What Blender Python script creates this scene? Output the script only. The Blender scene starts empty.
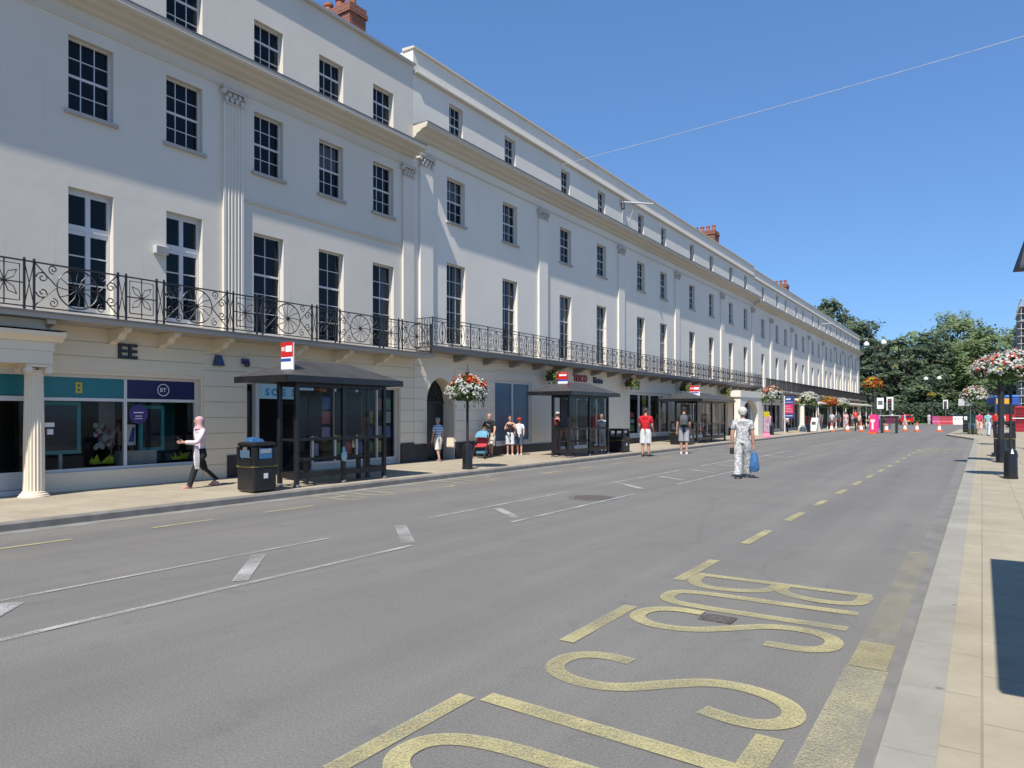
import bpy, bmesh, math, random
from mathutils import Vector, Matrix
random.seed(7)
sc = bpy.context.scene
COL = sc.collection
R = math.radians
PI = math.pi

# ------------------------------------------------------------------ materials
def nn(nt, t, **kw):
    n = nt.nodes.new(t)
    for k, v in kw.items():
        setattr(n, k, v)
    return n
def base(name, rough=0.6, metal=0.0, spec=0.5):
    m = bpy.data.materials.new(name); m.use_nodes = True
    b = m.node_tree.nodes['Principled BSDF']
    b.inputs['Roughness'].default_value = rough
    b.inputs['Metallic'].default_value = metal
    b.inputs['Specular IOR Level'].default_value = spec
    return m, m.node_tree, b
def mat(name, c, rough=0.6, metal=0.0, var=0.12, scale=3.0, bump=0.0, bscale=40.0, spec=0.5, stretch=None):
    """principled colour with a soft object-space noise variation"""
    m, nt, b = base(name, rough, metal, spec)
    tc = nn(nt, 'ShaderNodeTexCoord')
    src = tc.outputs['Object']
    if stretch:
        mp = nn(nt, 'ShaderNodeMapping'); mp.inputs['Scale'].default_value = stretch
        nt.links.new(src, mp.inputs['Vector']); src = mp.outputs['Vector']
    n = nn(nt, 'ShaderNodeTexNoise'); n.inputs['Scale'].default_value = scale; n.inputs['Detail'].default_value = 6
    nt.links.new(src, n.inputs['Vector'])
    r = nn(nt, 'ShaderNodeValToRGB')
    r.color_ramp.elements[0].position = 0.3; r.color_ramp.elements[1].position = 0.7
    lo = [max(0, x * (1 - var)) for x in c]; hi = [min(1, x * (1 + var)) for x in c]
    r.color_ramp.elements[0].color = (*lo, 1); r.color_ramp.elements[1].color = (*hi, 1)
    nt.links.new(n.outputs['Fac'], r.inputs['Fac'])
    nt.links.new(r.outputs['Color'], b.inputs['Base Color'])
    if bump:
        n2 = nn(nt, 'ShaderNodeTexNoise'); n2.inputs['Scale'].default_value = bscale; n2.inputs['Detail'].default_value = 8
        nt.links.new(src, n2.inputs['Vector'])
        bp = nn(nt, 'ShaderNodeBump'); bp.inputs['Strength'].default_value = bump; bp.inputs['Distance'].default_value = 0.02
        nt.links.new(n2.outputs['Fac'], bp.inputs['Height']); nt.links.new(bp.outputs['Normal'], b.inputs['Normal'])
    return m

def stucco(name, c, streak=0.25):
    m, nt, b = base(name, 0.75, 0, 0.25)
    tc = nn(nt, 'ShaderNodeTexCoord')
    n = nn(nt, 'ShaderNodeTexNoise'); n.inputs['Scale'].default_value = 0.6; n.inputs['Detail'].default_value = 7
    nt.links.new(tc.outputs['Object'], n.inputs['Vector'])
    mp = nn(nt, 'ShaderNodeMapping'); mp.inputs['Scale'].default_value = (3, 3, 0.18)
    nt.links.new(tc.outputs['Object'], mp.inputs['Vector'])
    n2 = nn(nt, 'ShaderNodeTexNoise'); n2.inputs['Scale'].default_value = 1.6; n2.inputs['Detail'].default_value = 9; n2.inputs['Roughness'].default_value = 0.65
    nt.links.new(mp.outputs['Vector'], n2.inputs['Vector'])
    r = nn(nt, 'ShaderNodeValToRGB')
    r.color_ramp.elements[0].position = 0.32; r.color_ramp.elements[1].position = 0.68
    r.color_ramp.elements[0].color = (*[x * 0.93 for x in c], 1); r.color_ramp.elements[1].color = (*c, 1)
    nt.links.new(n.outputs['Fac'], r.inputs['Fac'])
    r2 = nn(nt, 'ShaderNodeValToRGB')
    r2.color_ramp.elements[0].position = 0.62; r2.color_ramp.elements[1].position = 0.85
    r2.color_ramp.elements[0].color = (0, 0, 0, 1); r2.color_ramp.elements[1].color = (streak, streak, streak, 1)
    nt.links.new(n2.outputs['Fac'], r2.inputs['Fac'])
    mx = nn(nt, 'ShaderNodeMixRGB'); mx.inputs['Color2'].default_value = (c[0] * 0.55, c[1] * 0.5, c[2] * 0.42, 1)
    nt.links.new(r2.outputs['Color'], mx.inputs['Fac']); nt.links.new(r.outputs['Color'], mx.inputs['Color1'])
    nt.links.new(mx.outputs['Color'], b.inputs['Base Color'])
    n3 = nn(nt, 'ShaderNodeTexNoise'); n3.inputs['Scale'].default_value = 2.2; n3.inputs['Detail'].default_value = 10
    nt.links.new(tc.outputs['Object'], n3.inputs['Vector'])
    bp = nn(nt, 'ShaderNodeBump'); bp.inputs['Strength'].default_value = 0.18; bp.inputs['Distance'].default_value = 0.03
    nt.links.new(n3.outputs['Fac'], bp.inputs['Height']); nt.links.new(bp.outputs['Normal'], b.inputs['Normal'])
    return m

def asphalt():
    m, nt, b = base('asphalt', 0.85, 0, 0.3)
    tc = nn(nt, 'ShaderNodeTexCoord')
    def noise(s, d, st=None, rough=0.6):
        src = tc.outputs['Object']
        if st:
            mp = nn(nt, 'ShaderNodeMapping'); mp.inputs['Scale'].default_value = st
            nt.links.new(src, mp.inputs['Vector']); src = mp.outputs['Vector']
        n = nn(nt, 'ShaderNodeTexNoise'); n.inputs['Scale'].default_value = s; n.inputs['Detail'].default_value = d; n.inputs['Roughness'].default_value = rough
        nt.links.new(src, n.inputs['Vector']); return n.outputs['Fac']
    def ramp(f, p0, p1, c0, c1):
        r = nn(nt, 'ShaderNodeValToRGB'); e = r.color_ramp.elements
        e[0].position = p0; e[1].position = p1; e[0].color = (*c0, 1); e[1].color = (*c1, 1)
        nt.links.new(f, r.inputs['Fac']); return r.outputs['Color']
    def mul(a, c, f=1.0):
        x = nn(nt, 'ShaderNodeMixRGB', blend_type='MULTIPLY'); x.inputs['Fac'].default_value = f
        nt.links.new(a, x.inputs['Color1']); nt.links.new(c, x.inputs['Color2']); return x.outputs['Color']
    big = ramp(noise(0.55, 5), 0.3, 0.72, (0.170, 0.164, 0.150), (0.196, 0.188, 0.170))
    lanes = ramp(noise(1.0, 5, (1.3, 0.05, 1)), 0.3, 0.75, (0.84, 0.84, 0.86), (1.1, 1.08, 1.05))
    fine = ramp(noise(65, 3, None, 0.8), 0.3, 0.72, (0.72, 0.72, 0.73), (1.22, 1.21, 1.2))
    blot = ramp(noise(2.6, 6), 0.6, 0.78, (1, 1, 1), (0.80, 0.80, 0.81))
    v = nn(nt, 'ShaderNodeTexVoronoi'); v.inputs['Scale'].default_value = 48
    nt.links.new(tc.outputs['Object'], v.inputs['Vector'])
    chips = ramp(v.outputs['Distance'], 0.06, 0.14, (1.7, 1.68, 1.62), (1, 1, 1))
    v2 = nn(nt, 'ShaderNodeTexVoronoi'); v2.inputs['Scale'].default_value = 1.3
    nt.links.new(tc.outputs['Object'], v2.inputs['Vector'])
    gum = ramp(v2.outputs['Distance'], 0.018, 0.028, (0.62, 0.6, 0.58), (1, 1, 1))
    v3 = nn(nt, 'ShaderNodeTexVoronoi', feature='DISTANCE_TO_EDGE'); v3.inputs['Scale'].default_value = 0.23
    wv = nn(nt, 'ShaderNodeTexNoise'); wv.inputs['Scale'].default_value = 1.1; wv.inputs['Detail'].default_value = 6
    nt.links.new(tc.outputs['Object'], wv.inputs['Vector'])
    wm = nn(nt, 'ShaderNodeMixRGB'); wm.inputs['Fac'].default_value = 0.22
    nt.links.new(tc.outputs['Object'], wm.inputs['Color1']); nt.links.new(wv.outputs['Color'], wm.inputs['Color2']); nt.links.new(wm.outputs['Color'], v3.inputs['Vector'])
    crack = ramp(v3.outputs['Distance'], 0.0012, 0.0045, (0.72, 0.71, 0.7), (1, 1, 1))
    tyre = ramp(noise(0.9, 3, (1.0, 0.012, 1)), 0.38, 0.66, (0.92, 0.92, 0.92), (1.05, 1.05, 1.04))
    drips = ramp(noise(0.8, 7, (1.6, 0.5, 1), 0.75), 0.64, 0.74, (1, 1, 1), (0.84, 0.835, 0.83))
    c = mul(mul(mul(mul(mul(mul(mul(mul(big, lanes), fine), blot), chips, 0.55), gum), crack, 0.35), tyre), drips)
    nt.links.new(c, b.inputs['Base Color'])
    bp = nn(nt, 'ShaderNodeBump'); bp.inputs['Strength'].default_value = 0.5; bp.inputs['Distance'].default_value = 0.008
    nt.links.new(noise(70, 4), bp.inputs['Height']); nt.links.new(bp.outputs['Normal'], b.inputs['Normal'])
    return m

def road_paint(name, c, wear=0.5, soft=0.12):
    """thermoplastic paint worn through to the road: noise-driven transparency"""
    m, nt, b = base(name, 0.7, 0, 0.3)
    tc = nn(nt, 'ShaderNodeTexCoord')
    n = nn(nt, 'ShaderNodeTexNoise'); n.inputs['Scale'].default_value = 85; n.inputs['Detail'].default_value = 4; n.inputs['Roughness'].default_value = 0.75
    nt.links.new(tc.outputs['Object'], n.inputs['Vector'])
    n2 = nn(nt, 'ShaderNodeTexNoise'); n2.inputs['Scale'].default_value = 1.7; n2.inputs['Detail'].default_value = 3
    nt.links.new(tc.outputs['Object'], n2.inputs['Vector'])
    a = nn(nt, 'ShaderNodeMath', operation='MULTIPLY_ADD'); a.inputs[1].default_value = 0.6; 
    nt.links.new(n2.outputs['Fac'], a.inputs[0]); nt.links.new(n.outputs['Fac'], a.inputs[2])
    r = nn(nt, 'ShaderNodeValToRGB'); e = r.color_ramp.elements
    p = 1.1 - wear
    e[0].position = max(0, p - soft); e[1].position = min(1, p + soft); e[0].color = (1, 1, 1, 1); e[1].color = (0, 0, 0, 1)
    sub = nn(nt, 'ShaderNodeMath', operation='MULTIPLY'); sub.inputs[1].default_value = 0.9
    nt.links.new(a.outputs[0], sub.inputs[0]); nt.links.new(sub.outputs[0], r.inputs['Fac'])
    n3 = nn(nt, 'ShaderNodeTexNoise'); n3.inputs['Scale'].default_value = 5; n3.inputs['Detail'].default_value = 6
    nt.links.new(tc.outputs['Object'], n3.inputs['Vector'])
    r3 = nn(nt, 'ShaderNodeValToRGB'); e = r3.color_ramp.elements
    e[0].position = 0.3; e[1].position = 0.7; e[0].color = (*[x * 0.82 for x in c], 1); e[1].color = (*c, 1)
    nt.links.new(n3.outputs['Fac'], r3.inputs['Fac']); nt.links.new(r3.outputs['Color'], b.inputs['Base Color'])
    nt.links.new(r.outputs['Color'], b.inputs['Alpha'])
    return m

def flags(name, c1, c2, mortar, bw, bh, rot=0, msize=0.006, bump=0.3):
    m, nt, b = base(name, 0.85, 0, 0.25)
    tc = nn(nt, 'ShaderNodeTexCoord')
    mp = nn(nt, 'ShaderNodeMapping'); mp.inputs['Rotation'].default_value = (0, 0, rot)
    nt.links.new(tc.outputs['Object'], mp.inputs['Vector'])
    br = nn(nt, 'ShaderNodeTexBrick'); br.inputs['Scale'].default_value = 1
    br.inputs['Color1'].default_value = (*c1, 1); br.inputs['Color2'].default_value = (*c2, 1); br.inputs['Mortar'].default_value = (*mortar, 1)
    br.inputs['Brick Width'].default_value = bw; br.inputs['Row Height'].default_value = bh; br.inputs['Mortar Size'].default_value = msize
    br.inputs['Mortar Smooth'].default_value = 0.3
    nt.links.new(mp.outputs['Vector'], br.inputs['Vector'])
    n = nn(nt, 'ShaderNodeTexNoise'); n.inputs['Scale'].default_value = 1.4; n.inputs['Detail'].default_value = 8; n.inputs['Roughness'].default_value = 0.7
    nt.links.new(tc.outputs['Object'], n.inputs['Vector'])
    r = nn(nt, 'ShaderNodeValToRGB'); e = r.color_ramp.elements
    e[0].position = 0.3; e[1].position = 0.7; e[0].color = (0.8, 0.79, 0.78, 1); e[1].color = (1.1, 1.1, 1.1, 1)
    nt.links.new(n.outputs['Fac'], r.inputs['Fac'])
    x = nn(nt, 'ShaderNodeMixRGB', blend_type='MULTIPLY'); x.inputs['Fac'].default_value = 1
    nt.links.new(br.outputs['Color'], x.inputs['Color1']); nt.links.new(r.outputs['Color'], x.inputs['Color2'])
    v = nn(nt, 'ShaderNodeTexVoronoi'); v.inputs['Scale'].default_value = 2.2
    nt.links.new(tc.outputs['Object'], v.inputs['Vector'])
    rv = nn(nt, 'ShaderNodeValToRGB'); e = rv.color_ramp.elements
    e[0].position = 0.035; e[1].position = 0.055; e[0].color = (0.55, 0.53, 0.5, 1); e[1].color = (1, 1, 1, 1)
    nt.links.new(v.outputs['Distance'], rv.inputs['Fac'])
    y = nn(nt, 'ShaderNodeMixRGB', blend_type='MULTIPLY'); y.inputs['Fac'].default_value = 0.8
    nt.links.new(x.outputs['Color'], y.inputs['Color1']); nt.links.new(rv.outputs['Color'], y.inputs['Color2'])
    nt.links.new(y.outputs['Color'], b.inputs['Base Color'])
    bp = nn(nt, 'ShaderNodeBump'); bp.inputs['Strength'].default_value = bump; bp.inputs['Distance'].default_value = 0.01; bp.invert = True
    nt.links.new(br.outputs['Fac'], bp.inputs['Height']); nt.links.new(bp.outputs['Normal'], b.inputs['Normal'])
    return m

def glass(name, tint=(0.5, 0.55, 0.56), refl=0.9, ior=1.5, wob=0.12):
    m = bpy.data.materials.new(name); m.use_nodes = True; nt = m.node_tree; nt.nodes.clear()
    out = nn(nt, 'ShaderNodeOutputMaterial')
    tr = nn(nt, 'ShaderNodeBsdfTransparent'); tr.inputs['Color'].default_value = (*tint, 1)
    gl = nn(nt, 'ShaderNodeBsdfGlossy'); gl.inputs['Roughness'].default_value = 0.02; gl.inputs['Color'].default_value = (refl, refl, refl, 1)
    fr = nn(nt, 'ShaderNodeFresnel'); ge = nn(nt, 'ShaderNodeNewGeometry'); mi = nn(nt, 'ShaderNodeMix'); mi.inputs[2].default_value = ior; mi.inputs[3].default_value = 1 / ior
    nt.links.new(ge.outputs['Backfacing'], mi.inputs[0]); nt.links.new(mi.outputs[0], fr.inputs['IOR'])
    mx = nn(nt, 'ShaderNodeMixShader')
    tc = nn(nt, 'ShaderNodeTexCoord'); n = nn(nt, 'ShaderNodeTexNoise'); n.inputs['Scale'].default_value = 2.5
    nt.links.new(tc.outputs['Object'], n.inputs['Vector'])
    bp = nn(nt, 'ShaderNodeBump'); bp.inputs['Strength'].default_value = wob; bp.inputs['Distance'].default_value = 0.02
    nt.links.new(n.outputs['Fac'], bp.inputs['Height']); nt.links.new(bp.outputs['Normal'], gl.inputs['Normal'])
    nt.links.new(fr.outputs['Fac'], mx.inputs['Fac']); nt.links.new(tr.outputs[0], mx.inputs[1]); nt.links.new(gl.outputs[0], mx.inputs[2])
    nt.links.new(mx.outputs[0], out.inputs['Surface'])
    return m

def brick(name):
    m, nt, b = base(name, 0.9, 0, 0.2)
    tc = nn(nt, 'ShaderNodeTexCoord'); sp = nn(nt, 'ShaderNodeSeparateXYZ'); cb = nn(nt, 'ShaderNodeCombineXYZ')
    ad = nn(nt, 'ShaderNodeMath', operation='ADD')
    nt.links.new(tc.outputs['Object'], sp.inputs[0]); nt.links.new(sp.outputs['X'], ad.inputs[0]); nt.links.new(sp.outputs['Y'], ad.inputs[1])
    nt.links.new(ad.outputs[0], cb.inputs['X']); nt.links.new(sp.outputs['Z'], cb.inputs['Y'])
    br = nn(nt, 'ShaderNodeTexBrick'); br.inputs['Scale'].default_value = 1
    br.inputs['Color1'].default_value = (0.27, 0.085, 0.05, 1); br.inputs['Color2'].default_value = (0.18, 0.055, 0.035, 1); br.inputs['Mortar'].default_value = (0.26, 0.2, 0.16, 1)
    br.inputs['Brick Width'].default_value = 0.23; br.inputs['Row Height'].default_value = 0.078; br.inputs['Mortar Size'].default_value = 0.009
    nt.links.new(cb.outputs[0], br.inputs['Vector']); nt.links.new(br.outputs['Color'], b.inputs['Base Color'])
    return m

def printed(name, c, rnd, sx, sy):
    """cloth print: patches of a second colour"""
    m, nt, b = base(name, 0.8, 0, 0.2)
    tc = nn(nt, 'ShaderNodeTexCoord')
    mp = nn(nt, 'ShaderNodeMapping'); mp.inputs['Scale'].default_value = (sx, sx, sy)
    nt.links.new(tc.outputs['Object'], mp.inputs['Vector'])
    n = nn(nt, 'ShaderNodeTexNoise'); n.inputs['Scale'].default_value = 1; n.inputs['Detail'].default_value = 3
    nt.links.new(mp.outputs['Vector'], n.inputs['Vector'])
    r = nn(nt, 'ShaderNodeValToRGB'); e = r.color_ramp.elements
    e[0].position = 0.46; e[1].position = 0.54; e[0].color = (*rnd, 1); e[1].color = (*c, 1)
    nt.links.new(n.outputs['Fac'], r.inputs['Fac']); nt.links.new(r.outputs['Color'], b.inputs['Base Color'])
    return m

def striped(name, c1, c2, sc_):
    m, nt, b = base(name, 0.8, 0, 0.2)
    tc = nn(nt, 'ShaderNodeTexCoord')
    w = nn(nt, 'ShaderNodeTexWave', bands_direction='Z'); w.inputs['Scale'].default_value = sc_
    nt.links.new(tc.outputs['Object'], w.inputs['Vector'])
    r = nn(nt, 'ShaderNodeValToRGB'); e = r.color_ramp.elements
    e[0].position = 0.4; e[1].position = 0.55; e[0].color = (*c1, 1); e[1].color = (*c2, 1)
    nt.links.new(w.outputs['Fac'], r.inputs['Fac']); nt.links.new(r.outputs['Color'], b.inputs['Base Color'])
    return m

def leafmat(name, c, var=0.3, trans=0.42):
    m, nt, b = base(name, 0.55, 0, 0.3)
    tc = nn(nt, 'ShaderNodeTexCoord')
    n = nn(nt, 'ShaderNodeTexNoise'); n.inputs['Scale'].default_value = 0.9; n.inputs['Detail'].default_value = 5
    nt.links.new(tc.outputs['Object'], n.inputs['Vector'])
    r = nn(nt, 'ShaderNodeValToRGB'); e = r.color_ramp.elements
    e[0].position = 0.3; e[1].position = 0.7
    e[0].color = (*[x * (1 - var) for x in c], 1); e[1].color = (*[x * (1 + var) for x in c], 1)
    nt.links.new(n.outputs['Fac'], r.inputs['Fac']); nt.links.new(r.outputs['Color'], b.inputs['Base Color'])
    tl = nn(nt, 'ShaderNodeBsdfTranslucent'); nt.links.new(r.outputs['Color'], tl.inputs['Color'])
    mx = nn(nt, 'ShaderNodeMixShader'); mx.inputs['Fac'].default_value = trans
    out = nt.nodes['Material Output']
    nt.links.new(b.outputs[0], mx.inputs[1]); nt.links.new(tl.outputs[0], mx.inputs[2]); nt.links.new(mx.outputs[0], out.inputs['Surface'])
    return m

M = {}
M['white'] = stucco('white stucco', (0.70, 0.64, 0.545), 0.4)
M['white2'] = stucco('paler white stucco', (0.79, 0.73, 0.63), 0.34)  # lighter base tone than the near house front
M['offwhite'] = stucco('weathered white stucco', (0.60, 0.57, 0.52), 0.25)
M['cream'] = stucco('cream stucco', (0.77, 0.67, 0.50), 0.25)
M['cream2'] = stucco('pale stone stucco', (0.79, 0.69, 0.535), 0.25)
M['cornice'] = stucco('stained cornice stone', (0.62, 0.56, 0.46), 0.6)
M['capital'] = stucco('weathered capital stone', (0.56, 0.525, 0.47), 0.4)
M['lead'] = mat('lead flashing', (0.12, 0.12, 0.13), 0.6, 0, 0.3)
M['slate'] = mat('slate roof', (0.13, 0.13, 0.15), 0.7, 0, 0.25)
M['joint'] = mat('grey brown joint', (0.33, 0.3, 0.25), 0.9)  # plain grey-brown colour, used for the vent louvre
M['ledge'] = stucco('grey stone ledge', (0.44, 0.41, 0.37), 0.6)
M['darkledge'] = stucco('dark stone ledge', (0.26, 0.24, 0.22), 0.6)  # dark brown-grey stone for balcony slabs and brackets
M['paintwood'] = mat('white painted wood', (0.62, 0.61, 0.59), 0.4, 0, 0.04)
M['greywood'] = mat('grey painted wood', (0.5, 0.5, 0.48), 0.45, 0, 0.06)
M['iron'] = mat('black iron', (0.018, 0.018, 0.02), 0.45, 0, 0.3, 12)
M['blackgloss'] = mat('black gloss paint', (0.015, 0.015, 0.017), 0.25, 0, 0.3, 6)
M['blackmatt'] = mat('black plastic', (0.022, 0.022, 0.024), 0.5, 0, 0.25, 6)
M['plinth'] = mat('black painted plinth', (0.02, 0.02, 0.022), 0.55, 0, 0.35, 3)
M['brick'] = brick('red chimney brick')
M['pot'] = mat('terracotta pot', (0.33, 0.11, 0.06), 0.8, 0, 0.2)
M['glass'] = glass('window glass', (0.46, 0.49, 0.52), 0.6, 1.5, 0.14)
M['shopglass'] = glass('shop glass', (0.66, 0.70, 0.70), 0.5, 1.5, 0.05)
M['clear'] = glass('shelter glass', (0.86, 0.88, 0.88), 0.4, 1.45, 0.03)
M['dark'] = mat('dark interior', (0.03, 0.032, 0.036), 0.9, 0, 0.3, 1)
M['darkwarm'] = mat('dim shop interior', (0.03, 0.028, 0.026), 0.9, 0, 0.4, 2)
M['curtain'] = mat('net curtain', (0.42, 0.41, 0.385), 0.9, 0, 0.15, 4, stretch=(6, 6, 0.2))
M['teal'] = mat('teal fascia', (0.012, 0.16, 0.185), 0.35, 0, 0.05)
M['tealframe'] = mat('teal display frame', (0.02, 0.22, 0.25), 0.4, 0, 0.05)
M['navy'] = mat('navy fascia', (0.012, 0.012, 0.07), 0.35, 0, 0.05)
M['purple'] = mat('purple sticker', (0.05, 0.03, 0.16), 0.4, 0, 0.05)
M['yellow'] = mat('yellow print', (0.62, 0.5, 0.02), 0.5, 0, 0.05)
M['whiteprint'] = mat('white print', (0.8, 0.8, 0.8), 0.5, 0, 0.03)
M['bluegreyfilm'] = mat('blue grey window film', (0.075, 0.13, 0.19), 0.3, 0, 0.06, 1)
M['sblue'] = mat('pale sign blue', (0.35, 0.55, 0.6), 0.5, 0, 0.05)
M['letterblue'] = mat('sign letter blue', (0.02, 0.25, 0.42), 0.5, 0, 0.05)
M['red'] = mat('signal red', (0.55, 0.02, 0.02), 0.4, 0, 0.08)
M['darkred'] = mat('dark red letters', (0.30, 0.02, 0.03), 0.45, 0, 0.08)
M['orange'] = mat('safety orange', (0.75, 0.13, 0.03), 0.5, 0, 0.08)
M['pink'] = mat('bright pink print', (0.75, 0.05, 0.18), 0.5, 0, 0.06)
M['magenta'] = mat('magenta print', (0.55, 0.05, 0.3), 0.5, 0, 0.08)
M['blueprint'] = mat('blue print', (0.03, 0.08, 0.35), 0.5, 0, 0.08)
M['skyblue'] = mat('light blue plastic', (0.08, 0.25, 0.5), 0.4, 0, 0.1)
M['green'] = mat('green shop paint', (0.01, 0.13, 0.075), 0.5, 0, 0.1)
M['gold'] = mat('gold band', (0.22, 0.17, 0.05), 0.4, 0.3, 0.1)
M['alu'] = mat('aluminium', (0.5, 0.5, 0.5), 0.35, 0.8, 0.1)
M['roofgrey'] = mat('shelter roof sheet', (0.05, 0.048, 0.048), 0.5, 0, 0.25, 2.5, 0.1, 6)
M['concrete'] = mat('concrete', (0.42, 0.4, 0.37), 0.85, 0, 0.15, 4, 0.2, 30)
M['asphalt'] = asphalt()
M['kerb'] = flags('kerb stone', (0.31, 0.292, 0.245), (0.29, 0.275, 0.232), (0.24, 0.225, 0.19), 0.9, 2.0, PI / 2, 0.005)
M['kerbdark'] = mat('worn far kerb', (0.19, 0.175, 0.155), 0.85, 0, 0.2, 4)
M['pave'] = flags('york paving', (0.37, 0.325, 0.235), (0.34, 0.298, 0.215), (0.27, 0.232, 0.17), 0.75, 0.5, PI / 2, 0.007)
M['pave2'] = flags('tan paving', (0.40, 0.345, 0.255), (0.37, 0.315, 0.235), (0.31, 0.265, 0.2), 0.6, 0.45, PI / 2, 0.006)
M['yline'] = road_paint('yellow road paint', (0.53, 0.47, 0.235), 0.36, 0.2)
M['yworn'] = road_paint('worn yellow road paint', (0.54, 0.485, 0.29), 0.44, 0.2)
M['yfaint'] = road_paint('faint yellow road paint', (0.42, 0.38, 0.25), 0.50, 0.25)
M['wline'] = road_paint('white road paint', (0.46, 0.45, 0.43), 0.38)
M['wworn'] = road_paint('worn white road paint', (0.43, 0.42, 0.40), 0.46)
M['castiron'] = mat('cast iron cover', (0.12, 0.10, 0.088), 0.7, 0.3, 0.4, 20, 0.6, 30)
M['skin'] = mat('skin', (0.52, 0.28, 0.19), 0.55, 0, 0.06)
M['skindark'] = mat('tanned skin', (0.36, 0.19, 0.12), 0.55, 0, 0.06)
M['bark'] = mat('bark', (0.09, 0.07, 0.05), 0.9, 0, 0.3, 3, 0.5, 10)
M['leafdark'] = leafmat('dark cedar foliage', (0.105, 0.145, 0.09))
M['leafmid'] = leafmat('mid green foliage', (0.20, 0.265, 0.115))
M['leafpale'] = leafmat('pale green foliage', (0.235, 0.29, 0.145))
M['leafgrey'] = leafmat('dull green foliage', (0.145, 0.185, 0.105))
M['plantgreen'] = leafmat('basket foliage', (0.07, 0.13, 0.03))
M['fl_white'] = leafmat('white petals', (0.62, 0.62, 0.56), 0.12, 0.3)
M['fl_red'] = leafmat('red petals', (0.55, 0.06, 0.025), 0.2, 0.3)
M['fl_orange'] = leafmat('orange petals', (0.65, 0.16, 0.02), 0.2, 0.3)
M['fl_yellow'] = leafmat('yellow petals', (0.65, 0.45, 0.03), 0.2, 0.3)
M['lawn'] = mat('park lawn', (0.09, 0.13, 0.035), 0.9, 0, 0.3, 1)
M['soil'] = mat('plain ground', (0.2, 0.19, 0.17), 0.9)
M['globe'] = mat('white lamp glass', (0.75, 0.75, 0.73), 0.2, 0, 0.02)
M['rubber'] = mat('tyre rubber', (0.02, 0.02, 0.02), 0.8)
M['carred'] = mat('red car paint', (0.5, 0.015, 0.012), 0.2, 0, 0.04)
M['carblack'] = mat('black car paint', (0.02, 0.022, 0.025), 0.2, 0, 0.1)
M['carglass'] = mat('car glass', (0.015, 0.018, 0.02), 0.05, 0, 0.1)
M['lightred'] = mat('red lens', (0.5, 0.02, 0.02), 0.25, 0, 0.05)

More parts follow.
